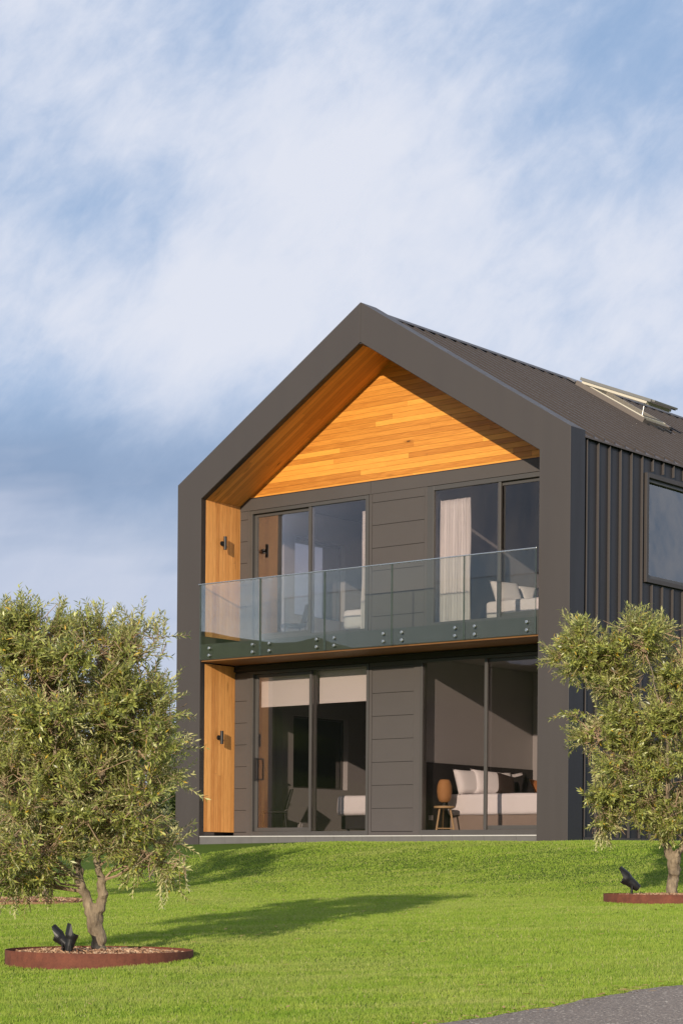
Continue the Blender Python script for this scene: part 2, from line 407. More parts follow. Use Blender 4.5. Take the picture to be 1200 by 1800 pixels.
# upper: backing with openings
mb = MB(); y0, y1 = DU+.002, DU+.14
UL = (.785, 3.47, 3.45, 5.74); UR = (4.69, 7.50, 3.45, 5.74)
mb.box(T_-.02, UL[0], y0, y1, 3.32, 5.96); mb.box(UL[1], UR[0], y0, y1, 3.32, 5.96); mb.box(UR[1], W_-T_+.02, y0, y1, 3.32, 5.96)
for a in (UL, UR): mb.box(a[0], a[1], y0, y1, a[3], 5.96); mb.box(a[0], a[1], y0, y1, 3.32, a[2])
mb.build('facade_wall', m_dark, house)
mb = MB()
mb.box(T_+.012, 3.496, DU-.022, DU, 5.745, 5.948); mb.box(3.502, W_-T_-.012, DU-.022, DU, 5.745, 5.948)      # head band
mb.build('head_band', m_clad, house, bevel=.002)
for a, b in ((3.474, 3.53), (4.63, 4.686), (.745, .782), (7.503, W_-T_-.012)): MB().box(a, b, DU-.020, DU, 3.36, 5.742).build('facade_trim', m_clad, house, bevel=.002)
for a, b in ((3.535, 4.625), (T_+.012, .74)):
    mb = MB(); boards(mb, a, b, 3.36, 5.742, DU, 5.595, .3815); mb.build('weatherboard', m_clad, house, bevel=.0015)
# lower
LL = (.94, 3.585, .02, 2.90); LR = (4.66, 7.50, .02, 2.90)
mb = MB(); y0, y1 = DL+.002, DL+.14
mb.box(T_-.02, LL[0], y0, y1, -.1, 2.99); mb.box(LL[1], LR[0], y0, y1, -.1, 2.99); mb.box(LR[1], W_-T_+.02, y0, y1, -.1, 2.99)
for a in (LL, LR): mb.box(a[0], a[1], y0, y1, a[3], 2.99)
mb.build('facade_wall', m_dark, house)
for bxs in ([(3.588, 3.645, .015, 2.9), (4.52, 4.657, .015, 2.9), (3.645, 4.52, 2.835, 2.9), (3.645, 4.52, .015, .08)], [(.86, .937, .015, 2.9), (T_+.012, .86, .015, .08)], [(7.503, W_-T_-.012, .015, 2.9)]):
    mb = MB()
    for a, b, c, d in bxs: mb.box(a, b, DL-.02, DL, c, d)
    mb.build('facade_trim', m_clad, house)
for a, b, zt in ((3.65, 4.515, 2.83), (T_+.012, .856, 2.88)):
    mb = MB(); boards(mb, a, b, .085, zt, DL, .089, .3835); mb.build('weatherboard', m_clad, house, bevel=.0015)
MB().box(T_+.012, W_-T_-.012, DL-.05, DL, 2.905, 2.99).build('door_head', m_dark, house)

# ---- windows
def rect_frame(mb, x0, x1, z0, z1, y0, y1, wl, wr, wt, wb):
    mb.box(x0, x0+wl, y0, y1, z0, z1); mb.box(x1-wr, x1, y0, y1, z0, z1)
    mb.box(x0+wl, x1-wr, y0, y1, z1-wt, z1); mb.box(x0+wl, x1-wr, y0, y1, z0, z0+wb)
def sliding(op, mull0, mull1, y, fl, fr, ft, fb, slide_left, handle=None):
    """outer frame, one fixed light nearly flush and one sliding sash set back"""
    x0, x1, z0, z1 = op
    mb = MB(); rect_frame(mb, x0+.004, x1-.004, z0+.003, z1-.004, y-.03, y+.10, fl, fr, ft, fb)
    win = mb.build('sliding_door' if z0 < .1 else 'window', m_winf, house, bevel=.003)
    ix0, ix1, iz0, iz1 = x0+.004+fl, x1-.004-fr, z0+.003+fb, z1-.004-ft
    sw = .055
    a, b = (ix0+.003, mull1) if slide_left else (mull0, ix1-.003)
    mb = MB(); rect_frame(mb, a, b, iz0+.003, iz1-.003, y+.030, y+.066, .062, .062, .055, .065); mb.build('sash', m_winf, win, bevel=.003)
    MB().box(a+.057, b-.057, y+.044, y+.050, iz0+.063, iz1-.053).build('pane', m_glass, win)
    c, d = (mull0, ix1) if slide_left else (ix0, mull1)
    mb = MB()
    m0, m1 = (mull0, mull0+.05) if slide_left else (mull1-.05, mull1)
    mb.box(m0, m1, y-.022, y+.022, iz0+.001, iz1-.001); mb.build('mullion', m_winf, win, bevel=.003)
    if slide_left: MB().box(m1-.005, ix1+.005, y-.004, y+.002, iz0-.004, iz1+.004).build('pane', m_glass, win)
    else: MB().box(ix0-.005, m0+.005, y-.004, y+.002, iz0-.004, iz1+.004).build('pane', m_glass, win)
    if handle:
        hx, h0, h1 = handle
        mb = MB(); mb.box(hx-.012, hx+.012, y-.055, y-.040, h0, h1); mb.box(hx-.012, hx+.012, y-.040, y+.030, h0, h0+.025); mb.box(hx-.012, hx+.012, y-.040, y+.030, h1-.025, h1)
        mb.box(hx-.09, hx-.055, y+.014, y+.029, h0-.01, h1+.01)
        mb.build('handle', m_black, win)
    return win
sliding(UL, 2.147, 2.215, DU, .075, .07, .06, .05, True)
sliding(UR, 6.045, 6.144, DU, .13, .07, .075, .05, False)
sliding(LL, 2.281, 2.395, DL, .06, .05, .05, .075, True, (1.10, 1.0, 1.38))
sliding(LR, 5.894, 5.983, DL, .035, .05, .05, .085, False)

# ---- balcony
MB().box(T_+.006, W_-T_-.006, .03, 1.0, 3.045, 3.315).build('balcony_slab', m_dark, house)
mb = MB(); mb.box(T_+.005, W_-T_-.005, 0.004, .028, 3.045, 3.318); mb.build('balcony_fascia', m_fascia, house, bevel=.003)
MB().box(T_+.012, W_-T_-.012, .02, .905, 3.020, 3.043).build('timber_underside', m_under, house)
joints = [.592, 1.978, 3.385, 4.777, 6.194, 7.538]
for i in range(5):
    a, b = joints[i]+.007, joints[i+1]-.007
    p = MB().box(a, b, -.052, -.040, 3.052, 4.338).build('balustrade_panel', m_bal, house)
    for e0 in (a-.002, b-.006): MB().box(e0+.0015, e0+.0065, -.0535, -.0385, 3.050, 4.339).build('glass_edge', m_edge, p)
    for x in (a+.20, b-.16):
        if i == 0 and x < 1: x = a+.215
        for z in (3.112, 3.236):
            s = MB(); s.tube([(x,.006,z),(x,-.039,z)], .018, 16); s.tube([(x,-.053,z),(x,-.062,z),(x,-.068,z)], [.027,.027,.020], 20)
            s.build('standoff', m_steel, p, smooth=False)
MB().box(joints[0]-.035, joints[-1]+.004, -.056, -.036, 4.340, 4.358).build('handrail', m_steel, house, bevel=.003)

# ---- wall lights on the left cedar reveal
def wall_light(y, z0, z1):
    x = T_+.012; zc = (z0+z1)/2
    s = MB(); s.tube([(x,y,zc),(x+.022,y,zc)], .042, 20); base = s.build('wall_light', m_black, house)
    MB().tube([(x+.020,y,zc),(x+.07,y,zc)], .013, 10).build('arm', m_black, base)
    t = MB(); t.tube([(x+.085,y,z0),(x+.085,y,z1)], .030, 20); t.build('lamp_tube', m_black, base, smooth=False)
wall_light(.52, 5.015, 5.245); wall_light(.47, 1.62, 1.85)
wall_light_r = None

# ---- porch
MB().box(T_+.004, W_-T_-.004, .03, DL+.15, -.3, -.012).build('porch_base', m_tile, house)
mb = MB(); x = T_+.006
while x < W_-T_-.02:
    x2 = min(x+.60, W_-T_-.006); mb.box(x, x2-.004, .022, .028, -.16, -.014); x = x2
mb.build('porch_riser', m_tile, house)
mb = MB(); x = T_+.006
while x < W_-T_-.02:
    x2 = min(x+.60, W_-T_-.006); mb.box(x, x2-.003, .015, DL, -.010, .008); x = x2
mb.build('porch_paving', m_tile_edge, house)

# ---- side and back walls
RW = W_-.05
def wall_with_holes(mb, x0, x1, ya, yb, za, zb, holes):
    ys = sorted({ya, yb}|{h[0] for h in holes}|{h[1] for h in holes})
    for a, b in zip(ys[:-1], ys[1:]):
        zz = [za]
        for h in sorted(holes, key=lambda h: h[2]):
            if h[0] <= a+1e-6 and h[1] >= b-1e-6: zz += [h[2], h[3]]
        zz.append(zb)
        for i in range(0, len(zz), 2):
            if zz[i+1]-zz[i] > 1e-4: mb.box(x0, x1, a, b, zz[i], zz[i+1])
SW = (2.30, 4.95, 4.13, 5.68)          # side window opening
mb = MB(); wall_with_holes(mb, RW-.22, RW, .402, 16, -.35, 6.065, [SW]); mb.build('side_wall', m_side_shade, house)
mb = MB(); y = .8108-.3236
ribs = []
while y < 15.9:
    if SW[0]-.12 < y < SW[1]+.12:
        mb.box(RW-.002, RW+.040, y, y+.018, -.02, SW[2]-.115); mb.box(RW-.002, RW+.040, y, y+.018, SW[3]+.135, 6.075)
    else: mb.box(RW-.002, RW+.040, y, y+.018, -.02, 6.075)
    y += .3236
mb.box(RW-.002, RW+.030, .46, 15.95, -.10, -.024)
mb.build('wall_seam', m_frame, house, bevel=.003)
MB().box(RW-.1, RW-.004, .38, .45, -.35, 6.0).build('corner_gap', m_dark, house)
# side window: projecting metal surround
mb = MB()
def yz_frame(mb, x0, x1, ya, yb, za, zb, w):
    mb.box(x0, x1, ya-w, ya, za-w, zb+w); mb.box(x0, x1, yb, yb+w, za-w, zb+w); mb.box(x0, x1, ya, yb, za-w, za); mb.box(x0, x1, ya, yb, zb, zb+w)
yz_frame(mb, RW-.12, RW+.055, SW[0]-.02, SW[1]+.02, SW[2]-.02, SW[3]+.02, .07)
win = mb.build('window', m_frame, house, bevel=.003)
mb = MB(); yz_frame(mb, RW-.10, RW+.005, SW[0]+.035, SW[1]-.035, SW[2]+.035, SW[3]-.035, .052); mb.build('sash', m_winf, win, bevel=.003)
MB().box(RW-.05, RW-.044, SW[0]+.03, SW[1]-.03, SW[2]+.03, SW[3]-.03).build('pane', m_side_glass, win)
# left wall with two windows looking through
LWl = (2.45, 4.02, .93, 2.25); LWu = (2.45, 3.90, 4.08, 5.52)
mb = MB(); wall_with_holes(mb, .05, .42, .402, 16, -.35, 6.02, [LWl, LWu]); mb.build('side_wall', m_side_shade, house)
mb = MB(); y = .8108-.3236
while y < 15.9:
    if 2.3 < y < 4.1:
        for a, b in ((-.02, .85), (2.33, 4.0), (5.6, 6.04)): mb.box(.010, .052, y, y+.018, a, b)
    else: mb.box(.010, .052, y, y+.018, -.02, 6.04)
    y += .3236
mb.build('wall_seam', m_frame, house)
for h in (LWl, LWu):
    mb = MB(); yz_frame(mb, .42, .49, h[0]+.032, h[1]-.032, h[2]+.032, h[3]-.032, .03); wn = mb.build('window', m_winf, house)
    MB().box(.45, .456, h[0]+.03, h[1]-.03, h[2]+.03, h[3]-.03).build('pane', m_side_glass if h is LWl else m_glass, wn)
MB().box(.05, RW, 16.0, 16.2, -.35, 6.02).build('back_wall', m_wall, house)
MB().prism([(.08, 6.0), (RW-.03, 6.0), (MX, 8.42)], 'y', 15.9, 16.1).build('back_gable', m_wall, house)

# ---- roof: two pans with standing seams, ridge cap, eaves edge
RR = 8.548; RE = 6.045; XE = W_+.01
def roofz(x): return RR-(abs(x-MX))*(RR-RE)/(XE-MX)
SKY = (4.42, 5.72, 6.0, 6.80)     # skylight x0,x1,y0,y1
for sd in (-1, 1):
    xe = MX+sd*(XE-MX)
    th = .028
    def pan(mb, xa, xb, ya, yb, t=th):
        mb.hexa([(xa,ya,roofz(xa)-t),(xb,ya,roofz(xb)-t),(xb,yb,roofz(xb)-t),(xa,yb,roofz(xa)-t),(xa,ya,roofz(xa)),(xb,ya,roofz(xb)),(xb,yb,roofz(xb)),(xa,yb,roofz(xa))])
    mb = MB()
    if sd == 1:
        pan(mb, MX, xe, .402, SKY[2]); pan(mb, MX, xe, SKY[3], 16.25); pan(mb, MX, SKY[0], SKY[2], SKY[3]); pan(mb, SKY[1], xe, SKY[2], SKY[3])
    else: pan(mb, MX, xe, .402, 16.25)
    roof = mb.build('roof', m_wall, house)
    mb = MB(); y = .62; ct = math.cos(math.atan((RR-RE)/(XE-MX)))
    while y < 16.2:
        segs = [(MX+sd*.03, xe-sd*.003)]
        if sd == 1 and SKY[2]-.14 < y < SKY[3]+.14: segs = [(MX+.03, SKY[0]-.16), (SKY[1]+.16, xe-.003)]
        for a, b in segs:
            za, zb = roofz(a), roofz(b)
            mb.hexa([(a,y,za-.004),(b,y,zb-.004),(b,y+.034,zb-.004),(a,y+.034,za-.004),(a,y,za+.045),(b,y,zb+.045),(b,y+.034,zb+.045),(a,y+.034,za+.045)])
        y += .3
    mb.build('roof_seam', m_roofpan, roof)
# ridge capping sitting on the seams
mb = MB(); hw = .17
for sd in (-1, 1):
    a, b = MX, MX+sd*hw
    mb.hexa([(a,.402,RR+.046),(b,.402,roofz(b)+.046),(b,16.3,roofz(b)+.046),(a,16.3,RR+.046),(a,.402,RR+.056),(b,.402,roofz(b)+.056),(b,16.3,roofz(b)+.056),(a,16.3,RR+.056)])
mb.build('ridge_cap', m_frame, house)
# skylight, hinged at the top and standing open
mr = simple('skylight_paint', (.62, .58, .47), .5, 0, .03); mcurb = simple('skylight_flashing', (.17, .145, .125), .4, 0, .05); mgr = simple('skylight_cladding', (.20, .20, .19), .4)
tx = Vector((SKY[1]-SKY[0], 0, roofz(SKY[1])-roofz(SKY[0]))); Ls = tx.length; tx.normalize(); tn = Vector((-tx.z, 0, tx.x)); ty = Vector((0,1,0))
o0 = Vector((SKY[0], 0, roofz(SKY[0])))
def rbox(mb, org, X_, Y_, Z_, a, b, c, d, e, f):
    P = lambda u, v, w_: org+X_*u+Y_*v+Z_*w_
    return mb.hexa([P(a,c,e),P(b,c,e),P(b,d,e),P(a,d,e),P(a,c,f),P(b,c,f),P(b,d,f),P(a,d,f)])
mb = MB(); y0, y1 = SKY[2], SKY[3]
rbox(mb, o0, tx, ty, tn, -.1, Ls+.06, y0-.07, y0, -.03, .10); rbox(mb, o0, tx, ty, tn, -.1, Ls+.06, y1, y1+.07, -.03, .10)
rbox(mb, o0, tx, ty, tn, -.1, 0, y0, y1, -.03, .10); rbox(mb, o0, tx, ty, tn, Ls, Ls+.06, y0, y1, -.03, .08)
skl = mb.build('skylight', mcurb, house, bevel=.004)
mb = MB()
rbox(mb, o0, tx, ty, tn, .02, Ls-.02, y0+.003, y0+.05, -.14, .115); rbox(mb, o0, tx, ty, tn, .02, Ls-.02, y1-.05, y1-.003, -.14, .115); rbox(mb, o0, tx, ty, tn, .02, .06, y0+.05, y1-.05, -.14, .11); rbox(mb, o0, tx, ty, tn, Ls-.06, Ls-.02, y0+.05, y1-.05, -.14, .11)
mb.build('inner_frame', mr, skl)
ang = R(9.5); hx = o0+tx*(-.06)+tn*.125
sx = (tx*math.cos(ang)+tn*math.sin(ang)).normalized(); sn = Vector((-sx.z, 0, sx.x))
if sn.z < 0: sn = -sn
Lq = Ls+.08
mb = MB(); rbox(mb, hx, sx, ty, sn, 0, Lq, y0-.05, y0-.005, -.0, .055); rbox(mb, hx, sx, ty, sn, 0, Lq, y1+.005, y1+.05, 0, .055); rbox(mb, hx, sx, ty, sn, 0, .06, y0-.005, y1+.005, 0, .055); rbox(mb, hx, sx, ty, sn, Lq-.06, Lq+.06, y0-.005, y1+.005, 0.02, .055)
mb.build('sash_cladding', mgr, skl, bevel=.003)
mb = MB(); rbox(mb, hx, sx, ty, sn, .05, Lq-.08, y0-.035, y0+.01, -.045, -.002); rbox(mb, hx, sx, ty, sn, .05, Lq-.08, y1-.01, y1+.035, -.045, -.002); rbox(mb, hx, sx, ty, sn, Lq-.12, Lq-.08, y0+.01, y1-.01, -.06, -.002)
mb.build('sash_frame', mr, skl)
MB_ = MB(); rbox(MB_, hx, sx, ty, sn, .06, Lq-.06, y0-.003, y1+.003, .022, .030); MB_.build('pane', m_glass, skl)
pa = o0+tx*(Ls-.12)+ty*(y0+.12)+tn*.06; pb = hx+sx*(Lq-.22)+ty*(y0+.12)
MB().tube([pa, pb], .012, 8).build('stay', m_steel, skl)
mb = MB(); rbox(mb, o0, tx, ty, tn, -.30, -.102, y0-.10, y1+.10, .046, .075); mb.build('apron_flashing', metal_mat('apron_metal', (.14, .14, .15), .35), skl)
for kk in range(3):
    mb = MB(); rbox(mb, o0, tx, ty, tn, Ls+.10, Ls+.34-.03*kk, y0+.04+.27*kk, y0+.10+.27*kk, .004, .05); mb.build('flashing_tab', m_black, skl)

# ---- interiors
MB().box(.42, RW-.22, DL+.15, 15.9, -.2, .010).build('interior_floor', m_floor, house)
MB().box(.42, RW-.22, DU+.15, 15.9, 3.05, UF).build('interior_floor', m_floor, house)
MB().box(.42, RW-.22, DL+.15, 15.9, 2.96, 3.048).build('ceiling', m_ceil, house)
mb = MB()
rz = lambda x: roofz(x)-.20
for xa, xb in ((.42, MX), (MX, RW-.22)):
    mb.hexa([(xa,DU+.15,rz(xa)-.05),(xb,DU+.15,rz(xb)-.05),(xb,15.9,rz(xb)-.05),(xa,15.9,rz(xa)-.05),(xa,DU+.15,rz(xa)),(xb,DU+.15,rz(xb)),(xb,15.9,rz(xb)),(xa,15.9,rz(xa))])
mb.build('ceiling', m_ceil, house)
mb = MB()
for (za, zb, h) in ((.012, 2.955, LWl), (3.332, 6.0, LWu)):
    wall_with_holes(mb, .425, .60, 2.15, 7.9, za, zb, [h])
    # lining of the near part of the left wall, and of the right wall
mb.box(.422, .44, DL+.16, 2.14, .012, 2.955); mb.box(.422, .44, DU+.16, 2.14, 3.332, 6.0)
wall_with_holes(mb, RW-.25, RW-.222, DL+.16, 15.8, .012, 2.955, [])
wall_with_holes(mb, RW-.25, RW-.222, DU+.16, 15.8, 3.332, 6.0, [SW])
mb.box(.61, 4.44, 6.0, 6.1, .012, 2.955); mb.box(4.56, RW-.26, 4.32, 4.42, .012, 2.955)
mb.box(4.44, 4.55, DL+.16, 6.0, .012, 2.955)
mb.box(.61, 4.44, 6.2, 6.3, 3.332, 6.6); mb.box(4.56, RW-.26, 5.3, 5.4, 3.332, 6.6); mb.box(4.44, 4.55, DU+.16, 5.9, 3.332, 7.9)
mb.build('interior_wall', m_white, house)
# charcoal dado behind the bed head
MB().box(4.551, 4.575, DL+.17, 4.315, .012, 1.235).build('headboard_panel', m_char, house)
sk = MB(); sk.box(4.576, 4.584, 2.95, 3.02, 1.02, 1.15); sk.build('wall_switch', m_white, house)
sk = MB(); sk.box(4.576, 4.586, 1.25, 1.36, .28, .36); sk.build('power_point', m_white, house)

# blinds and curtains hang inside
def blind(x0, x1, z0, z1, y, label):
    t = thing('roller_blind', label, 'blind', (0,0,0), 0, 'half-drawn roller blinds')
    MB().box(x0, x1, y, y+.004, z0, z1).build('fabric', m_blind, t); MB().tube([(x0,y+.03,z1),(x1,y+.03,z1)], .03, 12).build('roller', m_blind, t)
    MB().box(x0, x1, y-.006, y+.010, z0-.02, z0).build('bottom_bar', m_blind, t)
blind(1.03, 2.33, 2.30, 2.82, DL+.16, 'cream roller blind at top of left ground-floor door, left of the centre stile')
blind(2.36, 3.55, 2.31, 2.83, DL+.16, 'cream roller blind at top of left ground-floor door, right of the centre stile')
def curtain(x0, x1, z0, z1, y, label, nf):
    n = nf*8; v = []; f = []
    for j, z in enumerate(np.linspace(z1, z0, 14)):
        fl = 1+.14*j/13
        for i in range(n+1):
            t = i/n; ph = t*nf*2*math.pi+.5*math.sin(j*.4+t*7)
            xx = (x0+x1)/2+(x0-x1)*(-1)*(t-.5)*fl+.008*math.sin(ph*2); v.append((xx, y+.045*math.sin(ph)*(.7+.3*math.sin(t*23)), z))
    m = n+1
    for j in range(13):
        for i in range(n): f.append((j*m+i, j*m+i+1, (j+1)*m+i+1, (j+1)*m+i))
    mbx = MB(); mbx.add(v, f); o = mbx.build('curtain', m_curt, None, smooth=True)
    md = o.modifiers.new('thick', 'SOLIDIFY'); md.thickness = .004
    tag(o, label, 'curtain', 'white floor-length curtains')
curtain(4.76, 5.36, 3.36, 5.53, DU+.24, 'white gathered curtain behind the right-hand upper window', 11)
curtain(3.12, 3.24, 3.36, 5.53, DU+.24, 'narrow white curtain bunched at right edge of the left-hand upper window', 4)

# beds -----------------------------------------------------------
def soft_box(name, x0, x1, y0, y1, z0, z1, mat, parent=None, r=.06, amp=.012, seed=1, cuts=14):
    bm = bmesh.new(); bmesh.ops.create_cube(bm, size=1)
    for v in bm.verts: v.co = Vector(((x0+x1)/2+v.co.x*(x1-x0), (y0+y1)/2+v.co.y*(y1-y0), (z0+z1)/2+v.co.z*(z1-z0)))
    bmesh.ops.bevel(bm, geom=bm.edges[:]+bm.verts[:], offset=r, segments=4, profile=.6, affect='EDGES')
    bmesh.ops.subdivide_edges(bm, edges=[e for e in bm.edges if e.calc_length() > .25], cuts=cuts, use_grid_fill=True)
    rd = random.Random(seed); ph = [rd.uniform(0, 6) for _ in range(6)]
    for v in bm.verts:
        n = math.sin(v.co.x*9+v.co.y*5+ph[0])+math.sin(v.co.y*13-v.co.z*17+ph[1])*.6+math.sin(v.co.x*23+v.co.z*11+ph[2])*.5
        v.co += Vector(((v.co.x-(x0+x1)/2), (v.co.y-(y0+y1)/2), (v.co.z-(z0+z1)/2))).normalized()*n*amp*.5
    me = bpy.data.meshes.new(name); bm.to_mesh(me); bm.free(); me.materials.append(mat)
    me.polygons.foreach_set('use_smooth', [True]*len(me.polygons))
    o = bpy.data.objects.new(name, me); C.objects.link(o)
    if parent is not None: o.parent = parent
    return o
def pillow(loc, size, rot, mat, label, name='pillow', group=None):
    w_, h_, t_ = size; n = 12; v = []; f = []
    for s in (1, -1):
        for i in range(n+1):
            for j in range(n+1):
                u, q = i/n*2-1, j/n*2-1
                pin = 1-.10*(1-abs(u)**2)*abs(q)**3; pin2 = 1-.10*(1-abs(q)**2)*abs(u)**3
                th = t_/2*((1-u**4)*(1-q**4))**.55
                v.append((u*w_/2*pin2, s*th, q*h_/2*pin))
    m = n+1
    for s in (0, 1):
        for i in range(n):
            for j in range(n):
                a = s*m*m+i*m+j; f.append((a, a+1, a+m+1, a+m))
    bm = bmesh.new(); me = bpy.data.meshes.new(name); me.from_pydata(v, [], f); bm.from_mesh(me); bmesh.ops.remove_doubles(bm, verts=bm.verts, dist=.0005)
    bmesh.ops.recalc_face_normals(bm, faces=bm.faces); bm.to_mesh(me); bm.free()
    me.polygons.foreach_set('use_smooth', [True]*len(me.polygons)); me.materials.append(mat)
    o = bpy.data.objects.new(name, me); C.objects.link(o); o.location = loc; o.rotation_euler = rot
    tag(o, label, 'cushion' if 'cushion' in name else 'pillow', group)
m_base = simple('bed_base_fabric', (.30, .24, .20), .9); m_based = simple('dark_bed_base', (.03, .028, .032), .9)
m_brown = simple('brown_cushion', (.035, .022, .018), .85); m_orange = simple('tan_leather', (.42, .17, .06), .7)
b1 = thing('bed', 'bed with white duvet and brown base beside charcoal headboard panel, ground floor right', 'bed', (0,0,0))
MB().box(4.62, 6.62, 1.78, 3.78, .05, .40).build('base', m_base, b1, bevel=.02)
soft_box('duvet', 4.60, 6.70, 1.73, 3.83, .37, .72, m_linen, b1, .07, .02, 3)
G1 = 'white pillows on the ground-floor bed'
pillow((4.84, 2.02, .93), (.62, .46, .18), (R(-20), 0, R(78)), m_linen, 'white pillow leaning at near end of bed head beside the rattan lamp', group=G1)
pillow((4.98, 2.36, .93), (.66, .46, .18), (R(-22), R(4), R(72)), m_linen, 'white pillow behind the brown cushion, second from the lamp', group=G1)
pillow((4.82, 2.95, .93), (.66, .46, .18), (R(-20), 0, R(80)), m_linen, 'white pillow between the two dark cushions', group=G1)
pillow((4.80, 3.42, .92), (.62, .46, .18), (R(-20), R(-6), R(84)), m_linen, 'white pillow poking up behind the far dark cushion', group=G1)
pillow((5.12, 2.66, .90), (.42, .42, .16), (R(-24), R(12), R(70)), m_brown, 'dark brown square cushion before the middle pillows', 'cushion')
pillow((5.02, 3.30, .90), (.46, .42, .16), (R(-24), R(-12), R(74)), m_char, 'charcoal square cushion at far side of the bed head', 'cushion')
pillow((5.0, 3.78, .88), (.36, .34, .14), (R(-24), R(8), R(60)), m_orange, 'small tan cushion at the far edge of the ground-floor bed', 'cushion')
m_stool = simple('pale_timber', (.50, .34, .17), .6); m_rattan, N = new_mat('rattan'); co = objco(N)
wv = N.n('ShaderNodeTexWave', {'Vector': co, 'Scale': 22.0, 'Distortion': 1.5}, bands_direction='Z').outputs[1]
bs = N.n('ShaderNodeBsdfPrincipled', {'Base Color': N.mix(wv, (.30, .13, .04), (.62, .32, .12)), 'Roughness': .7, 'Normal': bump(N, wv, .6, .005)}); finish(N, bs.outputs[0])
SX, SY = 4.80, 1.38
st = thing('stool', 'small timber three-legged stool beside the bed under the rattan lamp', 'stool', (SX, SY, .012))
MB().lathe((0,0,0), [(.0,.50),(.17,.50),(.175,.485),(.17,.465),(.0,.465)], 24).build('seat', m_stool, st)
for a in (.3, 2.4, 4.5): MB().tube([(.10*math.cos(a), .10*math.sin(a), .47), (.19*math.cos(a), .19*math.sin(a), 0)], .016, 8).build('leg', m_stool, st)
mb = MB(); q = [(.165*math.cos(a), .165*math.sin(a), .13) for a in (.3, 2.4, 4.5)]
for i in range(3): mb.tube([q[i], q[(i+1) % 3]], .010, 6)
mb.build('stretcher', m_stool, st)
lp = thing('table_lamp', 'tall woven rattan lamp standing on the timber stool', 'lamp', (SX, SY, .513))
MB().lathe((0,0,0), [(.0,.0),(.075,.0),(.075,.02),(.02,.03),(.02,.07)], 20).build('base', m_black, lp)
MB().lathe((0,0,.06), [(.05,.0),(.09,.02),(.115,.09),(.125,.18),(.12,.27),(.10,.34),(.075,.375),(.0,.38)], 28).build('lamp_shade', m_rattan, lp, smooth=True)
# left ground floor bedroom
b2 = thing('bed', 'end of bed with white duvet and black base in ground-floor left room', 'bed', (0,0,0))
MB().box(1.80, 3.85, 2.36, 4.1, .16, .42).build('base', m_based, b2, bevel=.02)
soft_box('duvet', 1.74, 3.9, 2.28, 4.2, .40, .76, m_linen, b2, .1, .015, 5)
for x in (1.9, 3.7):
    for y in (2.45, 4.0): MB().tube([(x,y,.01),(x,y,.17)], .025, 8).build('leg', m_black, b2)
def chair(loc, rz, label):
    t = thing('chair', label, 'chair', loc, rz, 'dark chairs indoors')
    o = MB().box(-.21, .21, -.20, .22, .42, .47).build('seat', m_black, t, bevel=.015)
    mb = MB(); mb.hexa([(-.20,.20,.50),(.20,.20,.50),(.20,.24,.50),(-.20,.24,.50),(-.22,.30,.86),(.22,.30,.86),(.22,.34,.86),(-.22,.34,.86)]); mb.build('backrest', m_black, t, bevel=.012)
    for x in (-.17, .17): MB().tube([(x,.20,.45),(x,.25,.55)], .012, 8).build('back_post', m_black, t)
    for x, y in ((-.18,-.17),(.18,-.17),(-.18,.19),(.18,.19)): MB().tube([(x,y,.43),(x*1.15,y*1.2,0)], .013, 8).build('leg', m_black, t)
chair((.86, 1.62, .012), R(-45), 'dark chair inside the left ground-floor door')
chair((1.10, 1.80, UF+.002), R(-35), 'dark chair inside the left-hand upper window')
# upper beds
b3 = thing('bed', 'white-covered bed in the upstairs left room, seen past the window stile', 'bed', (0,0,0))
MB().box(2.32, 4.2, 1.85, 3.8, UF+.06, UF+.32).build('base', m_base, b3, bevel=.02)
soft_box('duvet', 2.26, 4.3, 1.78, 3.9, UF+.3, UF+.64, m_linen, b3, .1, .015, 7)
b4 = thing('bed', 'white-covered bed in the upstairs right room beside the curtain', 'bed', (0,0,0))
MB().box(5.12, 7.1, 2.22, 4.0, UF+.06, UF+.30).build('base', m_base, b4, bevel=.02)
soft_box('duvet', 5.05, 7.2, 2.15, 4.1, UF+.28, UF+.62, m_linen, b4, .08, .02, 9)
pillow((5.2, 2.55, UF+.80), (.62, .42, .18), (R(-25), 0, R(75)), m_linen, 'white pillow at the near side of the upstairs right bed', group='white pillows upstairs')
pillow((5.2, 3.30, UF+.80), (.62, .42, .18), (R(-25), 0, R(75)), m_linen, 'white pillow at the far side of the upstairs right bed', group='white pillows upstairs')
bk = MB()
for i, (a, h) in enumerate(((0, .24), (.035, .27), (.08, .25))): bk.hexa([Vector((1.02+a+dx*(1), 2.05+dy, .012+zz*h)) + Vector((.05*zz, 0, 0)) for zz in (0, 1) for dx, dy in ((0,0),(.022,0),(.022,.2),(0,.2))])
tag(bk.build('magazines', m_white, None), 'pale magazines leaning on the floor inside the left ground-floor door', 'magazines')

# ================================================================== olive trees
def leaf_mat(name, top_d, top_l, under, yell):
    m, N = new_mat(name)
    geo = N.n('ShaderNodeNewGeometry')
    rnd = geo.outputs['Random Per Island']
    c = N.mix(rnd, top_d, top_l)
    r2 = N.n('ShaderNodeTexWhiteNoise', {'W': N.math('MULTIPLY', rnd, 917.0)}, noise_dimensions='1D').outputs['Value']
    c = N.mix(N.math('GREATER_THAN', r2, .975), c, yell)
    cb = N.mix(rnd, [x*.8 for x in under], under)
    c = N.mix(geo.outputs['Backfacing'], c, cb)
    b = N.n('ShaderNodeBsdfPrincipled', {'Base Color': c, 'Roughness': .36, 'Specular IOR Level': .6})
    t = N.n('ShaderNodeBsdfTranslucent', {'Color': N.mix(.5, c, (.30, .34, .04))})
    s = N.n('ShaderNodeMixShader', {0: .28, 1: b.outputs[0], 2: t.outputs[0]}); finish(N, s.outputs[0]); return m
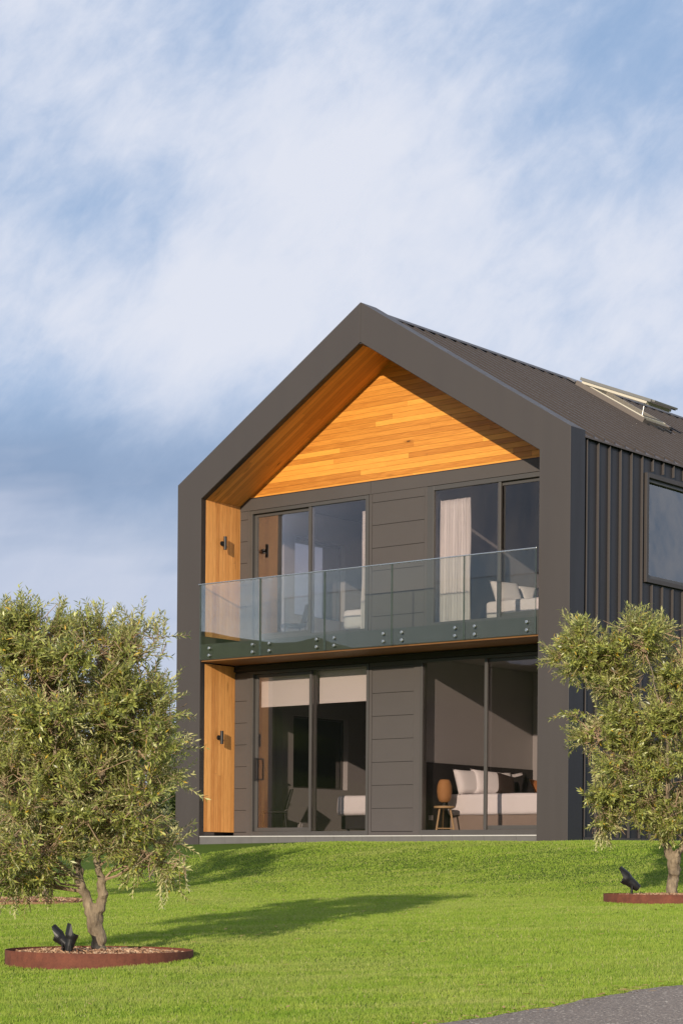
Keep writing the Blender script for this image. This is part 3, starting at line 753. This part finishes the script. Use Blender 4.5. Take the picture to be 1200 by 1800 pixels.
m_leaf = leaf_mat('olive_leaf', (.07, .095, .015), (.54, .57, .15), (.70, .68, .33), (.66, .44, .05))
m_bark, N = new_mat('olive_bark'); co = objco(N)
nb1 = noise(N, co, 12, 6, .65, (1, 1, .35)); nb2 = noise(N, co, 3, 3)
bc = N.mix(N.maprange(nb1, .3, .7), (.075, .052, .034), (.42, .33, .22)); bc = N.mix(N.maprange(nb2, .5, .7, 0, .5), bc, (.22, .21, .15))
bs = N.n('ShaderNodeBsdfPrincipled', {'Base Color': bc, 'Roughness': .9, 'Normal': bump(N, nb1, 1.0, .035)}); finish(N, bs.outputs[0])
m_twig = simple('olive_twig', (.36, .25, .16), .85, 0, .25, 5)

HR = Vector((CR.x, CR.y, 0)).normalized(); HF = Vector((CF.x, CF.y, 0)).normalized()
def olive(base, seed, trunk, lobes, n_clumps, label, leaf=(.052, .0125), twig_len=.27, leaves_per=20, twigs_per=9, droop=()):
    """trunk: list of (points, radii) polylines in local metres (right, away, up); lobes: (right, away, up, r_right, r_away, r_up, weight)"""
    rg = np.random.default_rng(seed)
    root = thing('olive_tree', label, 'tree', base, 0, 'olive trees planted on the lawn')
    L = lambda p: HR*p[0]+HF*p[1]+Vector((0,0,p[2]))
    tb = MB(); nodes = []
    for pts, rad in trunk:
        P = [Vector(p) for p in pts]; Q = []; Rr = []
        for i in range(len(P)-1):
            for t in np.linspace(0, 1, 5, endpoint=False):
                Q.append(P[i].lerp(P[i+1], t)); Rr.append(rad[i]+(rad[i+1]-rad[i])*t)
        Q.append(P[-1]); Rr.append(rad[-1])
        for i in range(1, len(Q)-1): Q[i] = Q[i]+Vector(rg.normal(0, .010, 3)); 
        for i in range(len(Q)-1): 
            if Q[i].z > .5: nodes.append((Q[i], Rr[i]))
        nodes.append((Q[-1], Rr[-1]))
        Rr = [r*(1+rg.normal(0, .05)) for r in Rr]
        tb.tube([L(q) for q in Q], [q_*.88 for q_ in Rr], 14)
    # root flare knobs
    trunk_o = tb.build('trunk', m_bark, root, smooth=True)
    md = trunk_o.modifiers.new('fuse', 'REMESH'); md.mode = 'VOXEL'; md.voxel_size = .012; md.use_smooth_shade = True
    tx_ = bpy.data.textures.new('bark_relief', 'CLOUDS'); tx_.noise_scale = .045; tx_.noise_depth = 3
    md = trunk_o.modifiers.new('smooth', 'SMOOTH'); md.factor = .5; md.iterations = 6
    md = trunk_o.modifiers.new('relief', 'DISPLACE'); md.texture = tx_; md.strength = .022; md.mid_level = .5
    wsum = sum(l[6] for l in lobes); tw = MB(); LV = []; LF = []
    npos = np.array([n[0][:] for n in nodes])
    cen = sum((Vector(l[:3])*l[6] for l in lobes), Vector())/wsum
    tips = []
    for l in lobes:
        cnt = max(1, int(round(n_clumps*l[6]/wsum)))
        for _ in range(cnt):
            d = Vector(rg.normal(0, 1, 3)).normalized(); rr = rg.uniform(.35, 1)**.6*.86
            c = Vector((l[0]+d.x*rr*l[3], l[1]+d.y*rr*l[4], l[2]+d.z*rr*l[5]))
            # attach
            dd = npos-np.array(c[:]); score = (dd**2).sum(1)+np.clip(dd[:, 2]+.05, 0, None)*1.5
            j = int(np.argmin(score)); a = Vector(npos[j])
            mid = a.lerp(c, .5)+Vector((0, 0, .06))+Vector(rg.normal(0, .04, 3)); q1 = a.lerp(mid, .5)+Vector(rg.normal(0, .02, 3)); q2 = mid.lerp(c, .5)+Vector(rg.normal(0, .02, 3))
            ln = (c-a).length; r0 = .0065+.009*ln
            tw.tube([L(a), L(q1), L(mid), L(q2), L(c)], [r0, r0*.85, r0*.7, r0*.5, .004], 5, cap=False)
            out = (c-Vector(l[:3])); out = out.normalized() if out.length > .01 else Vector((0,0,1))
            tips.append((c, out, l)); 
            for t_ in (q2, mid):
                if rg.random() < .6: tips.append((t_.copy(), out, l))
    for c, out, l in tips:
        for _b in range(3):           # bare twigs that carry few leaves
            d = (out*.5+Vector(rg.normal(0, .8, 3))).normalized(); p0 = c-out*rg.uniform(.02, .14); cv = Vector(rg.normal(0, .10, 3))
            ln = rg.uniform(.12, .34); tw.tube([L(p0), L(p0+d*ln*.5+cv*.5), L(p0+d*ln+cv*.2)], [.0046, .0036, .0022], 4, cap=False)
        sag = l[7] if len(l) > 7 else .45
        for k_ in range(twigs_per if isinstance(twigs_per, int) else 9):
            d = (out*.75+Vector(rg.normal(0, .62, 3))+Vector((0, 0, sag))).normalized()
            ln = twig_len*rg.uniform(.45, 1.35)*(1.35 if rg.random() < .07 else 1)
            p0 = c+Vector(rg.normal(0, .025, 3)); bend = Vector((0, 0, rg.uniform(-.25, .25)))
            n = 5; pts = []
            for i in range(n):
                t = i/(n-1); pts.append(p0+d*ln*t+bend*ln*t*t*.5)
            tw.tube([L(p) for p in pts[::2]], [.0035, .0025, .0012], 3, cap=False)
            nl = int(leaves_per*ln/twig_len); side = d.orthogonal().normalized(); rot = rg.uniform(0, 6.28)
            for i in range(nl):
                t = .12+.9*(i//2*2+1)/nl; p = p0+d*ln*t+bend*ln*t*t*.5
                ang_ = rot+(i//2)*1.57+(i % 2)*math.pi+rg.normal(0, .3)
                b2_ = d.cross(side); rad_ = side*math.cos(ang_)+b2_*math.sin(ang_)
                ld = (d*rg.uniform(.5, 1.1)+rad_*.9+Vector(rg.normal(0, .15, 3))).normalized()
                nrm = (d-ld*d.dot(ld)); nrm = nrm.normalized() if nrm.length > .01 else side
                wd = ld.cross(nrm).normalized(); L1 = leaf[0]*rg.uniform(.65, 1.25); W1 = leaf[1]*rg.uniform(.8, 1.2)/2
                k0 = len(LV)
                pm = p+ld*L1*.45+nrm*L1*.05
                LV += [L(p), L(pm+wd*W1), L(p+ld*L1), L(pm-wd*W1)]
                LF.append((k0, k0+1, k0+2, k0+3))
    tw.build('branches', m_twig, root)
    me = bpy.data.meshes.new('crown'); me.vertices.add(len(LV)); me.vertices.foreach_set('co', np.array([v[:] for v in LV], dtype=np.float32).ravel())
    nf = len(LF); me.loops.add(nf*4); me.loops.foreach_set('vertex_index', np.arange(nf*4, dtype=np.int32))
    me.polygons.add(nf); me.polygons.foreach_set('loop_start', np.arange(0, nf*4, 4, dtype=np.int32)); me.update(calc_edges=True)
    me.materials.append(m_leaf)
    o = bpy.data.objects.new('crown', me); C.objects.link(o); o.parent = root
    print('olive', seed, 'leaves', nf)
    return root

S1 = 16.78/3601.6
def px1(x, y, a=0.0): return ((x-175)*S1, a, (1685-y)*S1)
def lobe(f, x, y, a, rx, ra, ry, w, sag=.45, s=None):
    p = f(x, y, a); return (p[0], p[1], p[2], rx*s, ra, ry*s, w, sag)
T1 = [([px1(178,1700), px1(174,1650), px1(168,1615,.01), px1(163,1600,.01)], [.085, .068, .070, .066]),
      ([px1(163,1606), px1(150,1580,.02), px1(140,1545,.03), px1(128,1480,.05), px1(112,1400,.05), px1(95,1310,.02), px1(70,1200,0), px1(55,1110,0)], [.056, .046, .040, .034, .030, .024, .016, .008]),
      ([px1(170,1608), px1(181,1570,-.03), px1(178,1530,-.05), px1(163,1470,-.08), px1(170,1400,-.12), px1(190,1310,-.15), px1(205,1210,-.12), px1(190,1110,-.1)], [.054, .045, .038, .033, .028, .022, .016, .008]),
      ([px1(165,1470,-.08), px1(210,1430,-.2), px1(250,1370,-.25), px1(285,1300,-.2)], [.028, .022, .016, .008]),
      ([px1(128,1480,.05), px1(80,1440,.15), px1(30,1400,.25), px1(-30,1330,.3), px1(-60,1240,.3)], [.03, .024, .019, .014, .008]),
      ([px1(112,1400,.05), px1(105,1330,-.3), px1(110,1250,-.5), px1(130,1160,-.55)], [.026, .02, .014, .008]),
      ([px1(140,1545,.03), px1(90,1500,-.25), px1(40,1470,-.4), px1(-20,1440,-.5)], [.026, .02, .014, .008]),
      ([px1(170,1400,-.12), px1(180,1330,.25), px1(160,1240,.5), px1(150,1150,.55)], [.026, .02, .014, .008])]
l1 = lambda *a: lobe(px1, *a, s=S1)
LOB1 = [l1(110,1250,0,150,.68,130,30), l1(160,1145,0,65,.45,52,10,.6), l1(60,1140,.1,80,.45,58,14,.6), l1(-40,1165,.1,80,.5,90,13,.5),
        l1(225,1165,-.05,38,.25,55,4,.7), l1(225,1270,-.05,72,.45,85,13), l1(262,1200,0,26,.15,30,1.6,.5), l1(285,1330,0,42,.3,50,4,.2), l1(255,1420,-.1,62,.42,55,9,.1),
        l1(150,1400,-.2,90,.5,75,12), l1(50,1400,-.1,95,.6,80,14), l1(-50,1360,.1,80,.5,90,9), l1(40,1500,-.15,95,.5,45,11,-.1),
        l1(285,1500,-.1,36,.25,28,3,-.15), l1(215,1455,-.1,45,.3,32,3,.1), l1(315,1510,-.1,16,.1,14,.8,-.2), l1(20,1545,-.1,75,.35,22,3.5,-.5), l1(285,1240,0,10,.1,40,.8,.6), l1(275,1130,0,8,.05,25,.5,.6)]
olive((12.74, -14.16, -1.27), 11, T1, LOB1, 185, 'large olive tree in the foreground left, in the nearest steel-edged bed', leaf=(.056, .0150), leaves_per=20, twig_len=.225, twigs_per=10)
S2 = 23.7/3601.6
def px2(x, y, a=0.0): return ((x-1180)*S2, a, (1583-y)*S2)
l2 = lambda *a: lobe(px2, *a, s=S2)
T2 = [([px2(1181,1590), px2(1181,1560), px2(1183,1525), px2(1182,1508)], [.088, .075, .076, .078]),
      ([px2(1180,1512), px2(1168,1480,.02), px2(1152,1440,.02), px2(1140,1390,0), px2(1118,1320,0), px2(1090,1250,0), px2(1060,1180,0), px2(1030,1130,0)], [.06, .048, .040, .032, .026, .022, .016, .008]),
      ([px2(1186,1510), px2(1198,1485,0), px2(1210,1440,0), px2(1215,1360,.1), px2(1210,1270,.1), px2(1200,1190,0), px2(1190,1120,0)], [.055, .045, .036, .030, .024, .016, .008]),
      ([px2(1160,1455,.02), px2(1168,1400,-.15), px2(1165,1330,-.3), px2(1150,1240,-.35), px2(1125,1150,-.3)], [.036, .028, .022, .016, .008]),
      ([px2(1140,1390), px2(1105,1385,-.2), px2(1070,1400,-.25), px2(1045,1430,-.25)], [.022, .016, .012, .006]),
      ([px2(1215,1360), px2(1260,1320,0), px2(1310,1250,0)], [.026, .018, .008]),
      ([px2(1118,1320), px2(1075,1300,-.15), px2(1040,1300,-.2)], [.018, .012, .006])]
LOB2 = [l2(1014,1145,0,42,.38,42,9,.4), l2(1055,1155,0,42,.38,40,8,.5), l2(1112,1125,0,58,.4,34,8,.7), l2(1185,1172,0,38,.4,34,4,.6), l2(1245,1200,0,45,.45,60,6,.5),
        l2(1080,1205,0,45,.42,24,4.5), l2(1125,1275,0,66,.55,54,14), l2(1185,1260,-.1,55,.45,70,8,.4), l2(1250,1290,0,60,.5,100,10), l2(1045,1300,-.1,34,.28,22,3,.1), l2(1012,1255,-.1,14,.1,10,.6,-.1),
        l2(1095,1345,0,55,.45,42,9,.1), l2(1065,1400,-.1,34,.35,34,5,-.1), l2(1105,1415,-.1,36,.32,26,4,-.2), l2(1170,1370,-.1,50,.45,55,9,.1), l2(1165,1430,-.1,36,.3,26,3.5,-.2), l2(1225,1430,0,40,.4,35,4,-.1), l2(1050,1455,-.1,22,.15,12,1.2,-.5)]
olive((12.86, -5.14, -.87), 29, T2, LOB2, 165, 'smaller olive tree at right, standing before the standing seam side wall', leaf=(.060, .017), twig_len=.20, twigs_per=10)
S3 = 25.9/3601.6
T3 = [([(0,0,-.05),(0,0,.25),(.02,.02,.55)], [.09,.07,.065]), ([(.02,.02,.53),(.1,0,1.0),(.25,0,1.6),(.3,0,2.1)], [.055,.04,.025,.01]), ([(.02,.02,.53),(-.12,.05,1.0),(-.3,.05,1.6),(-.35,0,2.2)], [.05,.04,.025,.01])]
LOB3 = [(0,0,1.75,.85,.8,.75,20,.3), (.3,0,2.3,.5,.5,.4,8,.6), (-.4,0,2.2,.5,.5,.45,8,.6), (.1,0,1.15,.75,.7,.4,10,-.1), (-.5,0,1.2,.5,.5,.4,6,-.1)]
olive((5.57, -8.21, -.98), 31, T3, LOB3, 70, 'olive tree half hidden behind the large foreground olive', leaf=(.062, .017), leaves_per=15, twigs_per=8)

# planting beds --------------------------------------------------
m_rust, N = new_mat('weathering_steel'); co = objco(N); n1 = noise(N, co, 9, 6, .7); n2 = noise(N, co, 60, 3)
rc = N.mix(N.maprange(n1, .3, .7), (.10, .030, .018), (.20, .062, .034)); rc = N.mix(N.maprange(n2, .5, .8, 0, .5), rc, (.07, .022, .012))
bs = N.n('ShaderNodeBsdfPrincipled', {'Base Color': rc, 'Roughness': .85, 'Normal': bump(N, n2, .3, .004)}); finish(N, bs.outputs[0])
m_mulch, N = new_mat('bark_mulch')
rnd = N.n('ShaderNodeNewGeometry').outputs['Random Per Island']
mc = N.ramp(rnd, [(0, (.11,.055,.03)), (.4, (.30,.16,.09)), (.75, (.46,.28,.16)), (1, (.62,.45,.30))])
bs = N.n('ShaderNodeBsdfPrincipled', {'Base Color': mc, 'Roughness': .9}); finish(N, bs.outputs[0])
def garden_bed(x, y, r, h, label, seed, ring=True):
    z = float(gz(x, y)); t = thing('planting_bed', label, 'planting bed', (x, y, z), 0, 'round mulched tree beds')
    if ring:
        mb = MB(); n = 72; pr = [(r, -.25), (r+.006, -.25), (r+.006, h), (r, h), (r, -.25)]
        mb.lathe((0,0,0), pr, n)
        mb.build('edging', m_rust, t)
        MB().box(r*.32-.02, r*.32+.02, -r-.02, -r-.002, h-.10, h-.06)
    rg = np.random.default_rng(seed); mb = MB()
    mb.lathe((0,0,0), [(0, h-.012), (r*.5, h-.02), (r-.004, h-.045), (r-.004, h-.12), (0, h-.12)], 40)
    N_ = int(4200*r*r)
    for _ in range(N_):
        rr = (r-.03)*math.sqrt(rg.random()); a = rg.random()*6.283; zz = h-.014-.033*(rr/r)**2+rg.uniform(0, .022)
        c = Vector((rr*math.cos(a), rr*math.sin(a), zz)); l_, w_ = rg.uniform(.018, .05), rg.uniform(.008, .02)
        d = Vector((math.cos(b := rg.random()*6.283), math.sin(b), rg.normal(0, .35))).normalized(); sd = Vector((-d.y, d.x, rg.normal(0, .35))).normalized(); up = d.cross(sd)*.004
        P = [c-d*l_/2-sd*w_/2, c+d*l_/2-sd*w_/2, c+d*l_/2+sd*w_/2, c-d*l_/2+sd*w_/2]
        mb.add([p_-up for p_ in P]+[p_+up for p_ in P], [(0,3,2,1),(4,5,6,7),(0,1,5,4),(1,2,6,5),(2,3,7,6),(3,0,4,7)])
    o = mb.build('mulch', m_mulch, t)
    return t
garden_bed(12.74, -14.16, .76, .085, 'round rust-steel edged bed of bark mulch under the large foreground olive', 3)
garden_bed(12.86, -5.14, .78, .085, 'rust-steel edged bark bed under the olive at right', 4)
garden_bed(5.45, -8.3, .80, .06, 'bark mulch bed under the half-hidden olive at left', 5, False)

# garden spotlights ----------------------------------------------
def spotlight(loc, az, tilt, label, sc=1.0):
    t = thing('garden_spotlight', label, 'spotlight', loc, az, 'black garden spotlights')
    MB().tube([(0,0,-.1),(0,0,.07*sc)], .012*sc, 8).build('stake', m_black, t)
    mb = MB(); mb.tube([(-.055*sc,0,.12*sc),(-.055*sc,0,.055*sc),(.055*sc,0,.055*sc),(.055*sc,0,.12*sc)], .008*sc, 6); mb.build('bracket', m_black, t)
    d = Vector((0, math.cos(tilt), math.sin(tilt))); c = Vector((0,0,.125*sc))
    mb = MB(); prof = [(-.085,.018),(-.08,.034),(-.03,.043),(.0,.046),(.03,.050),(.06,.060),(.085,.062)]
    mb.tube([c+d*(p_[0]*sc) for p_ in prof], [p_[1]*sc for p_ in prof], 20); hd = mb.build('lamp_head', m_black, t)
    # long cut-off hood
    up = Vector((0,-math.sin(tilt),math.cos(tilt))); sx_ = Vector((1,0,0)); mb = MB(); vs = []; n = 16
    for i in range(n+1):
        a = R(-25)+R(230)*i/n; e = .09+.085*min(1, max(0, math.sin(a)*1.7+.1))
        for rr in (.062, .066): 
            q_ = sx_*math.cos(a)+up*math.sin(a); vs += [c+d*(.07*sc)+q_*(rr*sc), c+d*(e*sc)+q_*(rr*sc)]
    fs = []
    for i in range(n):
        a = i*4; b = a+4; fs += [(a,b,b+1,a+1), (a+2,a+3,b+3,b+2), (a+1,b+1,b+3,a+3), (a,a+2,b+2,b)]
    mb.add(vs, fs); mb.build('hood', m_black, t)
zb = float(gz(12.74, -14.16))+.07
spotlight((12.70, -14.52, zb-.02), R(120), R(42), 'black garden spotlight tipped over to the left in the foreground bed', .85)
spotlight((12.86, -14.60, zb-.02), R(-40), R(78), 'black garden spotlight standing upright in the foreground bed, nearer the trunk', .85)
spotlight((12.42, -5.30, float(gz(12.86, -5.14))+.05), R(125), R(38), 'black garden spotlight at the left rim of the right-hand bed', 1.25)

# ================================================================== grass
def grass_mesh():
    rg = np.random.default_rng(77)
    cx, cy = 24.8696, -25.9223
    n = 1000000
    d = rg.uniform(10.6**.75, 33.5**.75, n)**(1/.75)
    lat = rg.uniform(-.205, .20, n)*d*1.0 + rg.uniform(-.6, .6, n)
    x = cx+CF.x*d+CR.x*lat; y = cy+CF.y*d+CR.y*lat
    keep = (y < .0)
    inx = (x > -.1) & (x < 8.2); keep &= ~(inx & (y > -.012))
    keep |= (y >= 0) & ((x < -.03) | (x > W_+.03))
    keep &= (y < 7)
    for bx, by, br in ((12.74, -14.16, .772), (12.86, -5.14, .792), (5.45, -8.3, .80)): keep &= np.hypot(x-bx, y-by) > br
    ex_, _ = drive_edge(y+16.28); keep &= x < ex_+.02+rg.normal(0, .018, n)
    x, y, d = x[keep], y[keep], d[keep]; n = len(x)
    patch = np.sin(x*1.7+np.sin(y*1.3)*1.5)*np.sin(y*2.1+np.sin(x*.9)*2)+.6*np.sin(x*4.3+y*3.1)*np.sin(y*5.2-x*1.7)
    tuft = np.sin(x*23+np.sin(y*17)*2)*np.sin(y*27+np.sin(x*19)*2)*np.sin(x*7.1-y*9.3)
    h = (.026+.008*np.clip(patch, -1, 1)+.012*tuft+rg.uniform(-.010, .012, n))*(.75+.25*np.clip((33-d)/20, 0, 1))
    z = gz(x, y)-.004
    az = rg.uniform(0, 2*np.pi, n); wd = rg.uniform(.0018, .0032, n)*(1+d/24)
    wx, wy = np.cos(az)*wd, np.sin(az)*wd; lx, ly = rg.normal(0, .35, n)*h, rg.normal(0, .35, n)*h
    v = np.empty((n, 3, 3), np.float32)
    v[:, 0] = np.stack([x-wx, y-wy, z], 1); v[:, 1] = np.stack([x+wx, y+wy, z], 1); v[:, 2] = np.stack([x+lx, y+ly, z+h], 1)
    me = bpy.data.meshes.new('grass'); me.vertices.add(n*3); me.vertices.foreach_set('co', v.ravel())
    me.loops.add(n*3); me.loops.foreach_set('vertex_index', np.arange(n*3, dtype=np.int32))
    me.polygons.add(n); me.polygons.foreach_set('loop_start', np.arange(0, n*3, 3, dtype=np.int32)); me.update(calc_edges=True)
    m, N = new_mat('grass_blades'); co = objco(N); geo = N.n('ShaderNodeNewGeometry')
    big = noise(N, co, .5, 4, .55, (1, 1, 0)); lay = N.n('ShaderNodeVectorRotate', {'Vector': co, 'Angle': -R(33)}, rotation_type='Z_AXIS').outputs[0]; mid = noise(N, lay, 3.0, 4, .6, (.35, 2.2, 0)); fine = noise(N, co, 14, 4, .6, (1, 1, 0))
    c = N.mix(geo.outputs['Random Per Island'], (.195, .335, .028), (.34, .46, .058))
    c = N.mix(N.maprange(mid, .42, .70, 0, .75), c, (.48, .54, .11))
    c = N.mix(N.maprange(big, .50, .68, 0, .4), c, (.38, .42, .12))
    c = N.mix(N.maprange(fine, .50, .80, 0, .25), c, (.12, .20, .022))
    c = N.mix(N.math('GREATER_THAN', geo.outputs['Random Per Island'], .965), c, (.55, .50, .24))
    c = N.mix(N.maprange(noise(N, lay, 1.1, 5, .65, (.35, 2.6, 0)), .52, .68, 0, .6), c, (.50, .50, .17))
    c = N.mix(N.maprange(noise(N, lay, 7, 4, .6, (.5, 1.8, 0)), .54, .72, 0, .65), c, (.10, .21, .020))
    c = N.mix(N.maprange(noise(N, co, 5, 3, .6, (1, 1, 0)), .68, .76, 0, .5), c, (.42, .34, .16))
    b = N.n('ShaderNodeBsdfPrincipled', {'Base Color': c, 'Roughness': .6, 'Specular IOR Level': .2})
    t = N.n('ShaderNodeBsdfTranslucent', {'Color': c}); s = N.n('ShaderNodeMixShader', {0: .3, 1: b.outputs[0], 2: t.outputs[0]}); finish(N, s.outputs[0])
    me.materials.append(m)
    o = bpy.data.objects.new('grass', me); C.objects.link(o); o['kind'] = 'stuff'; tag(o, 'short bright green mown lawn grass in front of the house', 'grass')
    print('grass', n)
grass_mesh()

# ================================================================== background trees left of and behind the house
def bg_tree(x, y, h, w_, seed, label):
    z = float(gz(x, y)); rg = np.random.default_rng(seed)
    t = thing('background_tree', label, 'tree', (x, y, z), 0, 'bushy trees beyond the house')
    tb = MB(); tb.tube([(0,0,-.1),(.03,0,h*.3),(0,.05,h*.6)], [.12,.09,.05], 8); tb.tube([(.03,0,h*.28),(.4,0,h*.6)], [.07,.03], 6); tb.tube([(.03,0,h*.28),(-.4,.1,h*.55)], [.07,.03], 6); tb.build('trunk', m_bark, t, smooth=True)
    nc = 60; C0 = rg.normal(0, 1, (nc, 3)); C0 /= np.linalg.norm(C0, axis=1)[:, None]; C0 *= rg.uniform(.4, 1, (nc, 1))**.5
    C0 *= np.array([w_/2, w_/2, h*.42]); C0[:, 2] += h*.58
    m_ = 12000; ci = rg.integers(0, nc, m_); P = C0[ci]+rg.normal(0, .16, (m_, 3))*np.array([w_*.35, w_*.35, h*.22])
    a = rg.normal(0, 1, (m_, 3)); a /= np.linalg.norm(a, axis=1)[:, None]; b = np.cross(a, rg.normal(0, 1, (m_, 3))); b /= np.linalg.norm(b, axis=1)[:, None]
    a *= .06; b *= .022; v = np.stack([P-a, P+b, P+a, P-b], 1).astype(np.float32)
    me = bpy.data.meshes.new('crown'); me.vertices.add(m_*4); me.vertices.foreach_set('co', v.ravel()); me.loops.add(m_*4); me.loops.foreach_set('vertex_index', np.arange(m_*4, dtype=np.int32))
    me.polygons.add(m_); me.polygons.foreach_set('loop_start', np.arange(0, m_*4, 4, dtype=np.int32)); me.update(calc_edges=True); me.materials.append(m_bgleaf)
    o = bpy.data.objects.new('crown', me); C.objects.link(o); o.parent = t
m_bgleaf = leaf_mat('dark_leaf', (.035, .07, .018), (.08, .13, .03), (.10, .13, .05), (.2, .2, .04))
bg_tree(-5.2, 4.0, 2.6, 3.2, 41, 'bushy green tree beyond the left corner of the house')
bg_tree(-9.0, 9.0, 3.6, 4.2, 42, 'darker bushy tree farther left behind the olives')
bg_tree(-3.0, 12.0, 3.2, 3.4, 43, 'low green tree beyond the house, seen between the olive and the frame')

bg_tree(-2.4, 6.2, 3.3, 3.4, 44, 'dark bushy tree close behind the left side wall, seen through the ground-floor side window')

# dry leaves and clippings lying on the grass and at the drive edge
rg = np.random.default_rng(99); mb = MB()
for _ in range(420):
    d = rg.uniform(11, 30); lat = rg.uniform(-.19, .19)*d; x = 24.87+CF.x*d+CR.x*lat; y = -25.92+CF.y*d+CR.y*lat
    if y > -.4: continue
    if rg.random() < .35: ex_, ey_ = drive_edge(rg.uniform(-1, 4)); x, y = ex_+rg.normal(.03, .09), ey_
    z = float(gz(x, y))+.03+(.008 if x > drive_edge(y+16.28)[0] else 0)
    a = rg.random()*6.283; l_ = rg.uniform(.018, .045); w_ = l_*.3; dx, dy = math.cos(a), math.sin(a)
    mb.add([(x-dx*l_, y-dy*l_, z), (x-dy*w_, y+dx*w_, z+.006), (x+dx*l_, y+dy*l_, z+rg.uniform(0, .012)), (x+dy*w_, y-dx*w_, z+.004)], [(0,1,2,3)])
fl = mb.build('fallen_leaves', simple('dry_leaf', (.42, .27, .10), .8, 0, .4, 30)); fl['kind'] = 'stuff'; tag(fl, 'small dry leaves scattered on the lawn and along the drive edge', 'leaves')
